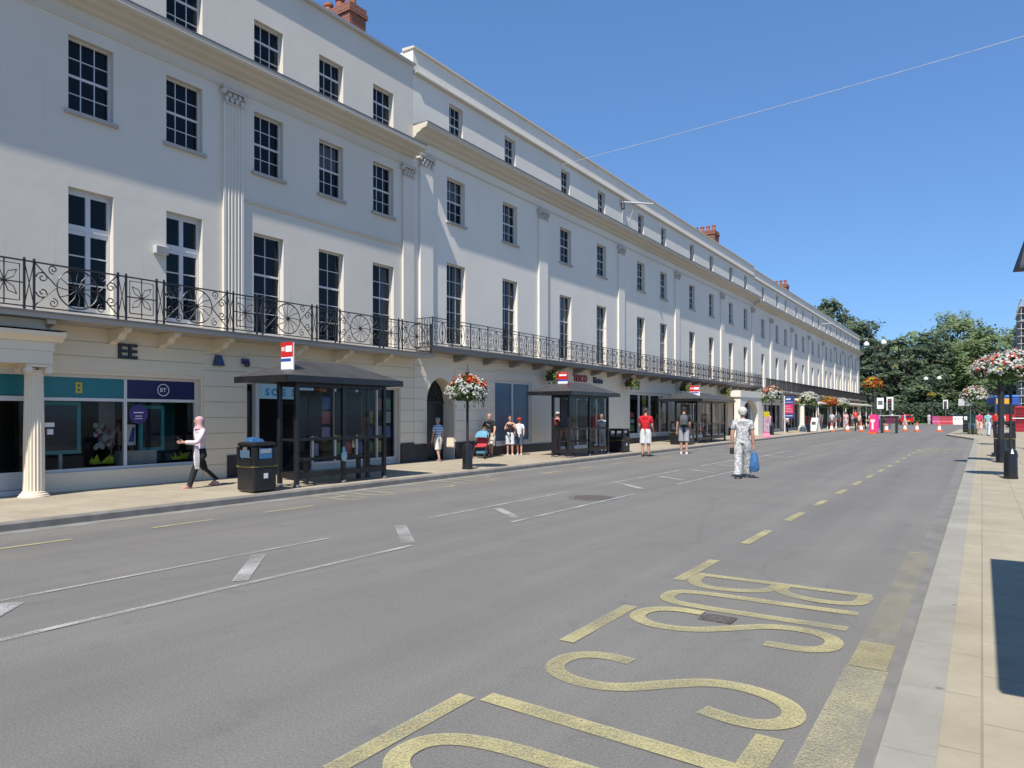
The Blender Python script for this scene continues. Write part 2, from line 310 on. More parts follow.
# ------------------------------------------------------------------ mesh builder
class MB:
    def __init__(s): s.v = []; s.f = []; s.mi = []; s.cur = 0
    def m(s, i): s.cur = i; return s
    def add(s, vs, fs):
        o = len(s.v); s.v += [tuple(v) for v in vs]
        for f in fs: s.f.append([o + i for i in f]); s.mi.append(s.cur)
        return s
    def quad(s, a, b, c, d): return s.add([a, b, c, d], [(0, 1, 2, 3)])
    def poly(s, pts): return s.add(pts, [tuple(range(len(pts)))])
    def box(s, x0, x1, y0, y1, z0, z1):
        vs = [(x, y, z) for z in (z0, z1) for y in (y0, y1) for x in (x0, x1)]
        return s.add(vs, [(0, 2, 3, 1), (4, 5, 7, 6), (0, 1, 5, 4), (2, 6, 7, 3), (0, 4, 6, 2), (1, 3, 7, 5)])
    def cbox(s, x0, x1, y0, y1, z0, z1, c=0.01):
        """box with chamfered edges (octagonal plan and top/bottom bevel)"""
        def ring(i, z): return [(x0 + c + i, y0 + i, z), (x1 - c - i, y0 + i, z), (x1 - i, y0 + c + i, z), (x1 - i, y1 - c - i, z), (x1 - c - i, y1 - i, z), (x0 + c + i, y1 - i, z), (x0 + i, y1 - c - i, z), (x0 + i, y0 + c + i, z)]
        return s.rings([ring(c, z0), ring(0, z0 + c), ring(0, z1 - c), ring(c, z1)])
    def rings(s, rs, cap=True, close=True):
        n = len(rs[0]); vs = [p for r in rs for p in r]; fs = []
        for k in range(len(rs) - 1):
            for i in range(n if close else n - 1):
                j = (i + 1) % n
                fs.append((k * n + i, k * n + j, (k + 1) * n + j, (k + 1) * n + i))
        if cap and close:
            fs.append(tuple(reversed(range(n)))); fs.append(tuple((len(rs) - 1) * n + i for i in range(n)))
        return s.add(vs, fs)
    def lathe(s, prof, cx=0, cy=0, n=16, cap=True):
        return s.rings([[(cx + r * math.cos(2 * PI * i / n), cy + r * math.sin(2 * PI * i / n), z) for i in range(n)] for r, z in prof], cap)
    def tube(s, pts, r, n=6, r2=None, cap=True):
        pts = [Vector(p) for p in pts]; rs = []; L = len(pts)
        up = Vector((0, 0, 1))
        for k, p in enumerate(pts):
            t = (pts[min(k + 1, L - 1)] - pts[max(k - 1, 0)])
            t = t.normalized() if t.length > 1e-9 else Vector((0, 0, 1))
            u = t.cross(up if abs(t.z) < 0.95 else Vector((1, 0, 0))).normalized(); w = u.cross(t)
            rad = r if r2 is None else r + (r2 - r) * k / max(1, L - 1)
            rs.append([p + (u * math.cos(2 * PI * i / n) + w * math.sin(2 * PI * i / n)) * rad for i in range(n)])
        return s.rings(rs, cap)
    def extrude_y(s, prof, y0, y1):
        """closed profile of (x,z) extruded along y"""
        return s.rings([[(x, y0, z) for x, z in prof], [(x, y1, z) for x, z in prof]])
    def ball(s, c, r, n=10, m=6, sz=None):
        sx, sy, szz = sz or (1, 1, 1); rs = []
        for k in range(m + 1):
            a = -PI / 2 + PI * k / m; rr = max(1e-4, math.cos(a)) * r
            rs.append([(c[0] + sx * rr * math.cos(2 * PI * i / n), c[1] + sy * rr * math.sin(2 * PI * i / n), c[2] + szz * r * math.sin(a)) for i in range(n)])
        return s.rings(rs)
    def mesh(s, name, mats, smooth=False):
        me = bpy.data.meshes.new(name); me.from_pydata(s.v, [], s.f)
        if not isinstance(mats, (list, tuple)): mats = [mats]
        for x in mats: me.materials.append(x)
        me.polygons.foreach_set('material_index', s.mi)
        bm = bmesh.new(); bm.from_mesh(me); bmesh.ops.recalc_face_normals(bm, faces=bm.faces); bm.to_mesh(me); bm.free()
        if smooth:
            me.polygons.foreach_set('use_smooth', [True] * len(me.polygons))
            try: me.set_sharp_from_angle(angle=R(40))
            except Exception: pass
        return me
    def build(s, name, mats, parent=None, smooth=False, loc=None):
        o = bpy.data.objects.new(name, s.mesh(name, mats, smooth)); COL.objects.link(o)
        if parent: o.parent = parent
        if loc: o.location = loc
        return o

def tag(o, label=None, cat=None, group=None, kind=None):
    if label: o['label'] = label
    if cat: o['category'] = cat
    if group: o['group'] = group
    if kind: o['kind'] = kind
    return o
def thing(name, label, cat, loc=(0, 0, 0), rz=0, group=None):
    o = bpy.data.objects.new(name, None); COL.objects.link(o); o.location = loc; o.rotation_euler = (0, 0, rz)
    o.empty_display_size = 0.1
    return tag(o, label, cat, group)
def struct(mb, name, mats, parent=None):
    o = mb.build(name, mats, parent)
    if not parent: o['kind'] = 'structure'
    return o
def copy_tree(o, parent=None, label=None, loc=None, rz=None, group=None):
    c = o.copy(); COL.objects.link(c); c.parent = parent
    if label: c['label'] = label
    if group: c['group'] = group
    if loc is not None: c.location = loc
    if rz is not None: c.rotation_euler = (0, 0, rz)
    for ch in list(o.children): copy_tree(ch, c)
    return c
def place(me, name, parent, loc, rz=0):
    o = bpy.data.objects.new(name, me); COL.objects.link(o); o.parent = parent; o.location = loc; o.rotation_euler = (0, 0, rz)
    return o
def text_obj(txt, size, m, parent, name, origin, xdir, ydir, depth=0.02, bold=0.0, sx=1.0):
    cu = bpy.data.curves.new('lettering', 'FONT'); cu.body = txt; cu.size = size; cu.extrude = depth / 2; cu.offset = bold
    cu.resolution_u = 3
    t = bpy.data.objects.new('lettering', cu); COL.objects.link(t)
    bpy.context.view_layer.update()
    me = bpy.data.meshes.new_from_object(t.evaluated_get(bpy.context.evaluated_depsgraph_get()))
    bpy.data.objects.remove(t)
    X = Vector(xdir).normalized(); Y = Vector(ydir).normalized(); Z = X.cross(Y)
    mt = Matrix((X * sx, Y, Z)).transposed().to_4x4(); mt.translation = Vector(origin)
    me.transform(mt); me.materials.clear(); me.materials.append(m)
    o = bpy.data.objects.new(name, me); COL.objects.link(o)
    if parent: o.parent = parent
    return o
# ------------------------------------------------------------------ camera, sky, sun
H = 1.6
cam = bpy.data.cameras.new('camera'); camo = bpy.data.objects.new('camera', cam); COL.objects.link(camo)
cam.sensor_width = 36; cam.lens = 24.96; cam.shift_y = 30 / 1024; cam.clip_end = 3000; cam.clip_start = 0.05
camo.location = (0, 0, H); camo.rotation_euler = (R(90), 0, math.atan2(470, 710))
sc.camera = camo
SUN = Vector((0.175, -0.70, 1.0)).normalized()
w = bpy.data.worlds.new('World'); sc.world = w; w.use_nodes = True
nt = w.node_tree; bg = nt.nodes['Background']
sky = nt.nodes.new('ShaderNodeTexSky'); sky.sky_type = 'NISHITA'; sky.sun_disc = False
sky.sun_elevation = math.asin(SUN.z); sky.sun_rotation = math.atan2(SUN.x, SUN.y)
sky.altitude = 60; sky.air_density = 1.0; sky.dust_density = 0.05; sky.ozone_density = 3.0
gm = nt.nodes.new('ShaderNodeGamma'); gm.inputs['Gamma'].default_value = 0.62
tn = nt.nodes.new('ShaderNodeMixRGB'); tn.blend_type = 'MULTIPLY'; tn.inputs['Fac'].default_value = 1; tn.inputs['Color2'].default_value = (0.625, 0.99, 1.52, 1)
nt.links.new(sky.outputs[0], gm.inputs['Color']); nt.links.new(gm.outputs[0], tn.inputs['Color1']); nt.links.new(tn.outputs[0], bg.inputs['Color']); bg.inputs['Strength'].default_value = 0.15
sl = bpy.data.lights.new('sun', 'SUN'); sl.energy = 5.0; sl.angle = R(0.55); sl.color = (1, 0.955, 0.88)
so = bpy.data.objects.new('sun', sl); COL.objects.link(so); so.rotation_euler = SUN.to_track_quat('Z', 'Y').to_euler(); so.location = (20, -40, 60)
sc.view_settings.view_transform = 'Standard'; sc.view_settings.look = 'None'; sc.view_settings.gamma = 1; sc.view_settings.exposure = 0.33
sc.cycles.max_bounces = 6; sc.cycles.transparent_max_bounces = 16; sc.cycles.caustics_reflective = False; sc.cycles.caustics_refractive = False

# ------------------------------------------------------------------ ground, road, pavements
KL, KR = -11.05, -0.40          # kerb lines of the carriageway
struct(MB().quad((-400, -300, -0.03), (400, -300, -0.03), (400, 900, -0.03), (-400, 900, -0.03)), 'ground', M['soil'])
road = struct(MB().quad((-60, -40, 0), (60, -40, 0), (60, 136, 0), (-60, 136, 0)), 'road', M['asphalt'])
struct(MB().quad((-150, 136, 0.0), (150, 136, 0.0), (150, 420, 0.0), (-150, 420, 0.0)), 'park_lawn', M['lawn'])
# left pavement, rises gently to the shop fronts
mb = MB()
mb.add([(KL - 0.16, -30, 0.115), (-14.4, -30, 0.155), (-14.4, 113, 0.155), (KL - 0.16, 113, 0.115), (-22, 113, 0.155), (-22, 116, 0.13), (KL - 0.16, 116, 0.115)], [(0, 3, 2, 1), (3, 6, 5, 4, 2)])
struct(mb, 'left_pavement', M['pave2'])
mb = MB(); mb.rings([[(KL - 0.17, y, -0.02), (KL, y, -0.02), (KL, y, 0.095), (KL - 0.02, y, 0.115), (KL - 0.17, y, 0.118)] for y in (-30, 116)])
struct(mb, 'left_kerb', M['kerbdark'])
mb = MB(); mb.rings([[(KL, y, 0.004), (KL + 0.28, y, 0.004), (KL + 0.28, y, 0.0), (KL, y, 0.0)] for y in (-30, 116)])
struct(mb, 'left_gutter', mat('pale gutter concrete', (0.215, 0.207, 0.187), 0.8, 0, 0.2, 2))
# right pavement with a build-out beyond fifty metres
ki = KR + 0.215
mb = MB(); mb.add([(ki, -30, 0.10), (6, -30, 0.11), (6, 84, 0.11), (-1.6, 84, 0.10), (-2.0, 61, 0.10), (ki - 0.02, 52, 0.10)], [(0, 1, 2, 3, 4, 5)])
struct(mb, 'right_pavement', M['pave'])
mb = MB()
def kprof(x, y): return [(x, y, -0.02), (x, y, 0.085), (x + 0.015, y, 0.1), (x + 0.235, y, 0.104), (x + 0.235, y, -0.02)]
mb.rings([kprof(KR, -30), kprof(KR, 51.9)])
mb.rings([kprof(KR - 0.004, 51.9), kprof(-2.2, 60.9), kprof(-1.85, 84)])
struct(mb, 'right_kerb', M['kerb'])
mb = MB().quad((KR - 0.22, -30, 0.004), (KR, -30, 0.004), (KR, 51.9, 0.004), (KR - 0.22, 51.9, 0.004))
struct(mb, 'right_gutter', mat('worn gutter strip', (0.175, 0.168, 0.152), 0.85, 0, 0.15, 3))

# ------------------------------------------------------------------ road markings (painted parts of the road)
def smooth(pts, it=2):
    for _ in range(it):
        q = [pts[0]]
        for a, b in zip(pts, pts[1:]):
            q += [(a[0] * .75 + b[0] * .25, a[1] * .75 + b[1] * .25), (a[0] * .25 + b[0] * .75, a[1] * .25 + b[1] * .75)]
        q.append(pts[-1]); pts = q
    return pts
def ribbon(mb, pts, wd, z=0.008):
    P = [Vector((a[0], a[1], 0)) for a in pts]; L = []
    for k, p in enumerate(P):
        t = (P[min(k + 1, len(P) - 1)] - P[max(k - 1, 0)]).normalized(); n = Vector((-t.y, t.x, 0)) * wd / 2
        L.append((p + n, p - n))
    vs = []
    for a, b in L: vs += [(a.x, a.y, z), (b.x, b.y, z)]
    return mb.add(vs, [(2 * k, 2 * k + 1, 2 * k + 3, 2 * k + 2) for k in range(len(L) - 1)])
mb = MB()
ribbon(mb, [(-2.36, 6.92), (-0.80, 6.92)], 0.11)
ribbon(mb, smooth([(-2.32, 6.87), (-2.31, 6.62), (-2.17, 6.44), (-1.9, 6.44), (-1.66, 6.56), (-1.58, 6.72), (-1.58, 6.87)]), 0.122)
ribbon(mb, smooth([(-1.53, 6.87), (-1.52, 6.66), (-1.36, 6.53), (-1.1, 6.48), (-0.88, 6.55), (-0.84, 6.70), (-0.845, 6.87)]), 0.122, 0.009)
struct(mb, 'road_lettering', M['yline'], road)
mb = MB(); ribbon(mb, smooth([(-0.82, 6.24), (-1.5, 6.22), (-2.05, 6.22), (-2.28, 6.16), (-2.31, 5.98), (-2.25, 5.80), (-2.0, 5.75), (-1.5, 5.745), (-0.83, 5.76)]), 0.122)
struct(mb, 'road_lettering', M['yline'], road)
mb = MB(); ribbon(mb, smooth([(-1.86, 5.58), (-2.12, 5.58), (-2.28, 5.44), (-2.29, 5.20), (-2.08, 5.05), (-1.78, 5.10), (-1.55, 5.31), (-1.32, 5.53), (-1.04, 5.57), (-0.86, 5.44), (-0.85, 5.22), (-0.99, 5.09), (-1.26, 5.09)]), 0.122)
struct(mb, 'road_lettering', M['yline'], road)
mb = MB(); ribbon(mb, smooth([(-1.88, 4.24), (-2.1, 4.25), (-2.26, 4.14), (-2.28, 3.93), (-2.19, 3.80), (-2.0, 3.73), (-1.76, 3.78), (-1.54, 4.01), (-1.34, 4.18), (-1.1, 4.20), (-0.89, 4.10), (-0.81, 3.93), (-0.87, 3.78), (-1.02, 3.71), (-1.26, 3.76)]), 0.122)
struct(mb, 'road_lettering', M['yline'], road)
mb = MB(); ribbon(mb, [(-2.33, 3.26), (-0.93, 3.20)], 0.125); ribbon(mb, [(-0.87, 3.62), (-0.87, 2.82)], 0.135, 0.009)
struct(mb, 'road_lettering', M['yline'], road)
mb = MB(); cc = [(-1.55 + 0.73 * math.copysign(abs(math.cos(a)) ** .55, math.cos(a)), 2.55 + 0.27 * math.copysign(abs(math.sin(a)) ** .9, math.sin(a))) for a in [2 * PI * k / 48 for k in range(49)]]
ribbon(mb, cc, 0.125); struct(mb, 'road_lettering', M['yline'], road)
mb = MB(); ribbon(mb, [(-2.33, 1.62), (-0.80, 1.62)], 0.1); ribbon(mb, smooth([(-0.85, 1.57), (-0.85, 1.3), (-1.0, 1.18), (-1.3, 1.18), (-1.5, 1.3), (-1.52, 1.57)]), 0.122)
struct(mb, 'road_lettering', M['yline'], road)
# dashed outer line of the bus bay
mb = MB()
y = 0.0
for y0, y1 in [(0.1, 1.1), (2.2, 3.21), (4.36, 5.46), (6.57, 7.68), (8.85, 10.05), (11.11, 12.2), (13.2, 14.15), (15.4, 16.3), (17.5, 18.5)] + [(19.7 + 2.2 * k, 20.7 + 2.2 * k) for k in range(8)]:
    x = -2.43 + max(0, y0 - 10) * 0.005
    ribbon(mb, [(x, y0), (x, y1)], 0.115)
struct(mb, 'bay_line', M['yline'], road)
mb = MB(); ribbon(mb, [(-0.60, -6), (-0.60, 4.93)], 0.235); struct(mb, 'kerb_line', M['yworn'], road)
mb = MB(); ribbon(mb, [(-0.60, 4.93), (-0.60, 5.5)], 0.215, 0.012); struct(mb, 'kerb_line', road_paint('newer patch of yellow paint', (0.43, 0.375, 0.2), 0.36, .16), road)
mb = MB(); ribbon(mb, [(-0.61, 5.5), (-0.60, 8.0), (-0.6, 9.4)], 0.2, 0.008); struct(mb, 'kerb_line', M['yfaint'], road)
mb = MB()
for x in (-2.1, -1.7, -1.3, -0.9): ribbon(mb, [(x, 34.0), (x + 0.1, 38.5)], 0.25)
ribbon(mb, [(-2.4, 36.5), (-0.6, 36.5)], 0.6, 0.009); ribbon(mb, [(-2.3, 31.5), (-0.7, 31.5)], 0.5)
struct(mb, 'bay_end_marking', M['yfaint'], road)
mb = MB()
for y0, y1 in [(-2, -0.8), (0.3, 1.5), (2.6, 4.45), (5.5, 6.46), (7.36, 8.39)]: ribbon(mb, [(-9.68, y0), (-9.68, y1)], 0.085)
ribbon(mb, [(-10.79, 5.6), (-10.79, 6.2)], 0.06)
for k in range(12): ribbon(mb, [(-9.8, 16.2 + 2.1 * k), (-9.8, 17.3 + 2.1 * k)], 0.1)
struct(mb, 'bay_line', M['yline'], road)
mb = MB()
def leftword(y0, word):
    S = {'B': [[(0, 0), (1, 0)], [(0, 0), (0, .5), (.25, .6), (.5, .5), (.5, 0)], [(.5, .5), (.75, .6), (1, .5), (1, 0)]],
         'U': [[(1, 0), (.2, 0), (0, .15), (0, .45), (.2, .6), (1, .6)]], 'S': [[(.15, 0), (0, .15), (0, .5), (.25, .6), (.5, .35), (.7, .05), (.9, .05), (1, .3), (.85, .6)]],
         'T': [[(0, .3), (1, .3)], [(1, 0), (1, .6)]], 'O': [[(.2, 0), (0, .15), (0, .45), (.2, .6), (.8, .6), (1, .45), (1, .15), (.8, 0), (.2, 0)]],
         'P': [[(0, 0), (1, 0)], [(1, 0), (1, .5), (.8, .6), (.6, .5), (.55, 0)]]}
    for i, ch in enumerate(word):
        for st in S[ch]: ribbon(mb, smooth([(-9.75 - 1.15 * a, y0 + 0.8 * i + 0.85 * b) for a, b in st], 1), 0.1, 0.008 + 0.001 * (i % 2))
leftword(9.3, 'BUS'); leftword(12.0, 'STOP')
struct(mb, 'road_lettering', M['yworn'], road)
# white central hatching
mb = MB()
for x, y0, y1, wd in [(-6.99, -3, 6.31, .06), (-5.77, -3, 6.51, .075), (-7.07, 8.36, 12.75, .07), (-5.78, 8.71, 13.3, .075), (-7.14, 14.78, 19.49, .09), (-5.76, 15.5, 22.3, .09), (-7.17, 21.28, 25.5, .1), (-6.9, 26.5, 32.2, .1), (-5.95, 26.5, 35, .1), (-6.9, 36, 42, .1), (-5.95, 38, 46, .1)]:
    ribbon(mb, [(x, y0), (x, y1)], wd)
for a, b, wd in [((-6.82, 2.68), (-5.85, 1.75), .17), ((-6.82, 5.12), (-5.90, 4.21), .15), ((-6.92, 7.57), (-5.92, 6.62), .17), ((-6.82, 9.86), (-5.97, 9.12), .15), ((-6.98, 15.05), (-6.05, 14.14), .16), ((-6.89, 17.2), (-5.96, 16.5), .16), ((-6.95, 19.75), (-6.0, 19.0), .16), ((-6.95, 22.2), (-6.0, 21.5), .16), ((-6.85, 28), (-6.0, 27.2), .16)]:
    ribbon(mb, [a, b], wd, 0.009)
struct(mb, 'hatching', M['wline'], road)
mb = MB()
for x0, y0 in [(-8.3, 62.5), (-6.5, 63), (-8.6, 50), (-4.8, 58)]: ribbon(mb, [(x0, y0), (x0 + .15, y0 + 4)], 0.14)
ribbon(mb, [(-11, 67.0), (-6.5, 67.0)], 0.35, 0.009); ribbon(mb, [(-3, 71.5), (-2.3, 66.5)], 0.3, 0.009)
struct(mb, 'lane_marking', M['wworn'], road)
def cover(x, y, rx, square=False):
    mb = MB()
    if square: mb.box(x - .13, x + .13, y - .09, y + .09, 0.002, 0.010)
    else: mb.lathe([(rx, 0.002), (rx, 0.010), (rx * .9, 0.011), (rx * .88, 0.007), (0.01, 0.007)], x, y, 28)
    struct(mb, 'manhole_cover', M['castiron'], road)
cover(-6.2, 12.15, 0.36); cover(-1.72, 5.5, .2, True)
mb = MB(); mb.lathe([(0.47, 0.003), (0.47, 0.0055), (0.01, 0.0055)], -6.2, 12.15, 28); struct(mb, 'asphalt_patch', mat('dark patch asphalt', (0.115, 0.11, 0.105), 0.9, 0, 0.2, 8), road)
# ------------------------------------------------------------------ building kit
XF = -14.3                     # plane of the white terrace fronts
def wall(mb, x, y0, y1, z0, z1, ops, rev=0.16):
    ops = [o for o in ops if o[0] < y1 and o[1] > y0 and o[2] < z1 and o[3] > z0]
    ys = sorted({y0, y1, *[v for o in ops for v in o[:2] if y0 < v < y1]})
    zs = sorted({z0, z1, *[v for o in ops for v in o[2:4] if z0 < v < z1]})
    for a, b in zip(ys, ys[1:]):
        for c, d in zip(zs, zs[1:]):
            ym, zm = (a + b) / 2, (c + d) / 2
            if any(o[0] < ym < o[1] and o[2] < zm < o[3] for o in ops): continue
            mb.quad((x, a, c), (x, b, c), (x, b, d), (x, a, d))
    for o in ops:
        a, b, c, d = max(o[0], y0), min(o[1], y1), max(o[2], z0), min(o[3], z1); X = x - (o[4] if len(o) > 4 else rev)
        mb.quad((x, a, c), (X, a, c), (X, a, d), (x, a, d)); mb.quad((x, b, c), (X, b, c), (X, b, d), (x, b, d))
        mb.quad((x, a, d), (X, a, d), (X, b, d), (x, b, d)); mb.quad((x, a, c), (X, a, c), (X, b, c), (x, b, c))
    return mb
def rusticate(mb, x, y0, y1, z0, z1, ops, course=0.335, gap=0.014, proud=0.022):
    n = max(1, round((z1 - z0) / course)); h = (z1 - z0) / n
    for k in range(n):
        a, b = z0 + k * h + gap / 2, z0 + (k + 1) * h - gap / 2
        cuts = sorted([(o[0], o[1]) for o in ops if o[2] < b - 0.02 and o[3] > a + 0.02]); y = y0
        for c, d in cuts + [(y1, y1)]:
            if c - y > 0.03: mb.box(x + 0.001, x + proud, y, min(c, y1), a, b)
            y = max(y, d)
    return mb
def bars(mb, w, h, cols, rows, x, bw=0.017, t=0.03):
    for c in range(1, cols): y = w * c / cols; mb.box(x - t / 2, x + t / 2, y - bw / 2, y + bw / 2, 0, h)
    for r in range(1, rows): z = h * r / rows; mb.box(x - t / 2 - .002, x + t / 2 + .002, 0, w, z - bw / 2, z + bw / 2)
WIN = {}
def window_kind(key, w, h, cols, rows, style='sash', rev=0.13):
    f = MB(); p = MB(); s = MB(); X = -rev; e = 0.036
    f.box(X - .07, X, 0, e, 0, h); f.box(X - .07, X, w - e, w, 0, h); f.box(X - .068, X - .002, e, w - e, h - e, h); f.box(X - .068, X + .002, e, w - e, 0, e * 1.2)
    iw, ih = w - 2 * e, h - 2.2 * e
    g = MB(); bars(g, iw, ih, cols, rows, 0)
    if style == 'sash':
        zc = ih / rows * ((rows + 1) // 2); g.box(-.03, .022, 0, iw, zc - .024, zc + .024)
    if style == 'casement':
        zc = ih * .70; g = MB(); g.box(-.03, .03, iw / 2 - .045, iw / 2 + .045, 0, ih); g.box(-.032, .036, 0, iw, zc - .05, zc + .05)
        for z in (zc / 3, zc * 2 / 3): g.box(-.015, .012, 0, iw, z - .012, z + .012)
        for y in (0.008, iw - 0.008): g.box(-.02, .018, y - .014, y + .014, 0, ih)
        for z in (0.05, ih - .03, zc - .09): g.box(-.018, .02, 0, iw, z - .04, z + .04)
    f.add([(a + X - .035, b + e, c + 1.2 * e) for a, b, c in g.v], g.f)
    hw = ih / 2
    p.quad((X - .04, e, e), (X - .04, w - e, e), (X - .04 + .004, w - e, e + hw), (X - .04 + .004, e, e + hw))
    p.quad((X - .032, e, e + hw), (X - .032, w - e, e + hw), (X - .034, w - e, h - e), (X - .034, e, h - e))
    s.box(-rev, .07, -.07, w + .07, -.075, -.003)
    c = MB()
    for y0, y1 in ((e, e + iw * .36), (w - e - iw * .36, w - e)):
        n = 9
        for k in range(n):
            a = y0 + (y1 - y0) * k / n; b = y0 + (y1 - y0) * (k + 1) / n
            xa, xb = X - .14 - .03 * (k % 2), X - .14 - .03 * ((k + 1) % 2)
            c.quad((xa, a, .05), (xb, b, .05), (xb, b, h - .05), (xa, a, h - .05))
    bl = MB(); bl.quad((X - .12, e, h * .55), (X - .12, w - e, h * .55), (X - .12, w - e, h - e), (X - .12, e, h - e))
    WIN[key] = dict(f=f.mesh('window', M['paintwood']), p=p.mesh('pane', M['glass']), s=s.mesh('sill', M['ledge']), c=c.mesh('curtain', M['curtain']), b=bl.mesh('blind', M['curtain']), w=w, h=h)
def put_window(key, parent, yc, z, sill=True, inside=None):
    k = WIN[key]; o = place(k['f'], 'window', parent, (XF, yc - k['w'] / 2, z))
    place(k['p'], 'pane', o, (0, 0, 0))
    if sill: place(k['s'], 'sill', o, (0, 0, 0))
    if inside: place(k['c' if inside == 'curtain' else 'b'], inside, o, (0, 0, 0))
    return (yc - k['w'] / 2, yc + k['w'] / 2, z, z + k['h'])
window_kind('a_mid', 0.83, 1.42, 3, 4); window_kind('a_top', 0.83, 1.2, 3, 3); window_kind('a_tall', 0.86, 2.36, 2, 5); window_kind('a_french', 0.83, 2.36, 2, 4, 'casement')
window_kind('b_mid', 0.94, 1.42, 3, 4); window_kind('b_top', 0.72, 1.22, 3, 4); window_kind('b_tall', 0.98, 2.6, 3, 5)

def cornice(name, parent, y0, y1, zt, prof, m, lead=True):
    mb = MB(); mb.extrude_y([(XF - .05, zt - .02)] + [(XF + a, zt - b) for a, b in prof] + [(XF - .05, zt - prof[-1][1] - .0)], y0, y1)
    o = mb.build(name, m, parent)
    if lead:
        l = MB(); l.extrude_y([(XF - .02, zt + .045), (XF + prof[0][0] + .012, zt + .018), (XF + prof[0][0] + .012, zt - .012), (XF - .02, zt + .004)], y0 + .002, y1 - .002); l.build('flashing', M['lead'], o)
    return o
def capital(parent, y0, y1, z, proud):
    mb = MB(); yc = (y0 + y1) / 2; wd = (y1 - y0)
    mb.box(XF - .02, XF + proud + .07, y0 - .06, y1 + .06, z + .30, z + .35); mb.box(XF - .02, XF + proud + .05, y0 - .03, y1 + .03, z + .245, z + .30)
    mb.box(XF - .02, XF + proud + .03, y0 - .01, y1 + .01, z - .03, z)
    for y in (y0 - .02, y1 + .02): mb.tube([(XF + .0, y, z + .2), (XF + proud + .055, y, z + .21)], .06, 10)
    for k in range(4):
        y = y0 + wd * (k + .5) / 4
        mb.ball((XF + proud + .02, y, z + .07), .055, 6, 4, (.7, 1, 1.2)); 
        if k < 3: mb.ball((XF + proud + .03, y + wd / 8, z + .165), .05, 6, 4, (.8, 1, 1.1))
    return mb.build('capital', M['capital'], parent)
def pilaster(parent, y0, y1, z0, z1, proud=0.09, fluted=False, m='white', cap=True):
    mb = MB()
    if fluted:
        pts = [(XF - .02, y0), (XF + proud, y0)]; n = 5; e = .045; fw = (y1 - y0 - 2 * e) / n
        for k in range(n):
            a = y0 + e + k * fw + fw * .16; b = a + fw * .68
            pts += [(XF + proud, a), (XF + proud - .022, a + .012), (XF + proud - .03, (a + b) / 2), (XF + proud - .022, b - .012), (XF + proud, b)]
        pts += [(XF + proud, y1), (XF - .02, y1)]
        mb.rings([[(x, y, z) for x, y in pts] for z in (z0 + .16, z1)])
    else: mb.box(XF - .02, XF + proud, y0, y1, z0 + .16, z1)
    mb.box(XF - .02, XF + proud + .04, y0 - .03, y1 + .03, z0, z0 + .158)
    o = mb.build('pilaster', M[m], parent)
    if cap: capital(o, y0, y1, z1 + .003, proud)
    return o
def scroll(cx, cz, r0, turns, a0, sgn=1, n=16):
    return [(cx + r0 * (1 - .8 * k / n) * math.cos(a0 + sgn * 2 * PI * turns * k / n), cz + r0 * (1 - .8 * k / n) * math.sin(a0 + sgn * 2 * PI * turns * k / n)) for k in range(n + 1)]
def railing_wheel(x, y0, y1, z0, z1, parent):
    mb = MB(); T = lambda pts, r=.008: mb.tube([(x, a, b) for a, b in pts], r * 1.45, 4, cap=False)
    mb.box(x - .022, x + .022, y0, y1, z1 - .022, z1); mb.box(x - .012, x + .012, y0, y1, z0 + .045, z0 + .065)
    y = y0 + .03; k = 0
    def post(yy): mb.box(x - .016, x + .016, yy - .016, yy + .016, z0, z1 + .012); mb.ball((x, yy, z1 + .03), .024, 6, 4)
    while y < y1 - .3:
        wd = 1.42 if k % 2 == 0 else .60
        wd = min(wd, y1 - y - .03); a, b = y, y + wd; zc = (z0 + .06 + z1) / 2; hh = (z1 - z0 - .08) / 2
        post(a); post(b); yc = (a + b) / 2
        if wd > 1.2:
            r = hh * .92
            T([(yc + r * math.cos(t), zc + r * math.sin(t)) for t in [2 * PI * i / 28 for i in range(29)]], .009)
            mb.lathe([(.001, -.01), (.045, -.01), (.045, .01), (.001, .01)], 0, 0, 10)
            mb.v[-40:] = [(x + q[2], yc + q[0], zc + q[1]) for q in mb.v[-40:]]
            for i in range(12):
                t = 2 * PI * i / 12; t2 = t + .22
                T([(yc + .04 * math.cos(t), zc + .04 * math.sin(t)), (yc + r * .5 * math.cos(t + .16), zc + r * .5 * math.sin(t + .16)), (yc + r * .97 * math.cos(t), zc + r * .97 * math.sin(t))], .006)
            for sx in (-1, 1):
                T([(yc + sx * r, zc), (yc + sx * wd * .5, zc + hh)]); T([(yc + sx * r, zc), (yc + sx * wd * .5, zc - hh)])
                for sz in (-1, 1):
                    T(scroll(yc + sx * (wd * .5 - .13), zc + sz * .13, .10, 1.3, 0 if sx > 0 else PI, sx * sz)); T(scroll(yc + sx * (r + .06), zc + sz * (hh - .085), .085, 1.3, -sz * PI / 2, sx), .007)
        elif wd > .4:
            q = .07
            T([(a + q, zc - hh + q), (b - q, zc - hh + q), (b - q, zc + hh - q), (a + q, zc + hh - q), (a + q, zc - hh + q)])
            T([(yc, zc - hh), (yc, zc + hh)]); T([(a, zc), (b, zc)])
            r = wd * .5 - q
            for i in range(4):
                t = PI / 4 + i * PI / 2; c, s_ = math.cos(t), math.sin(t)
                for sg in (-1, 1):
                    T([(yc, zc), (yc + .6 * r * c - sg * .25 * r * s_, zc + .75 * r * s_ + sg * .25 * r * c), (yc + 1.15 * r * c, zc + 1.25 * r * s_)], .006)
        y = b + .15
        if y < y1 - .3:
            T([(b, zc - hh), (b + .15, zc + hh)], .006); T([(b, zc + hh), (b + .15, zc - hh)], .006)
        k += 1
    return mb.build('railing', M['iron'], parent)
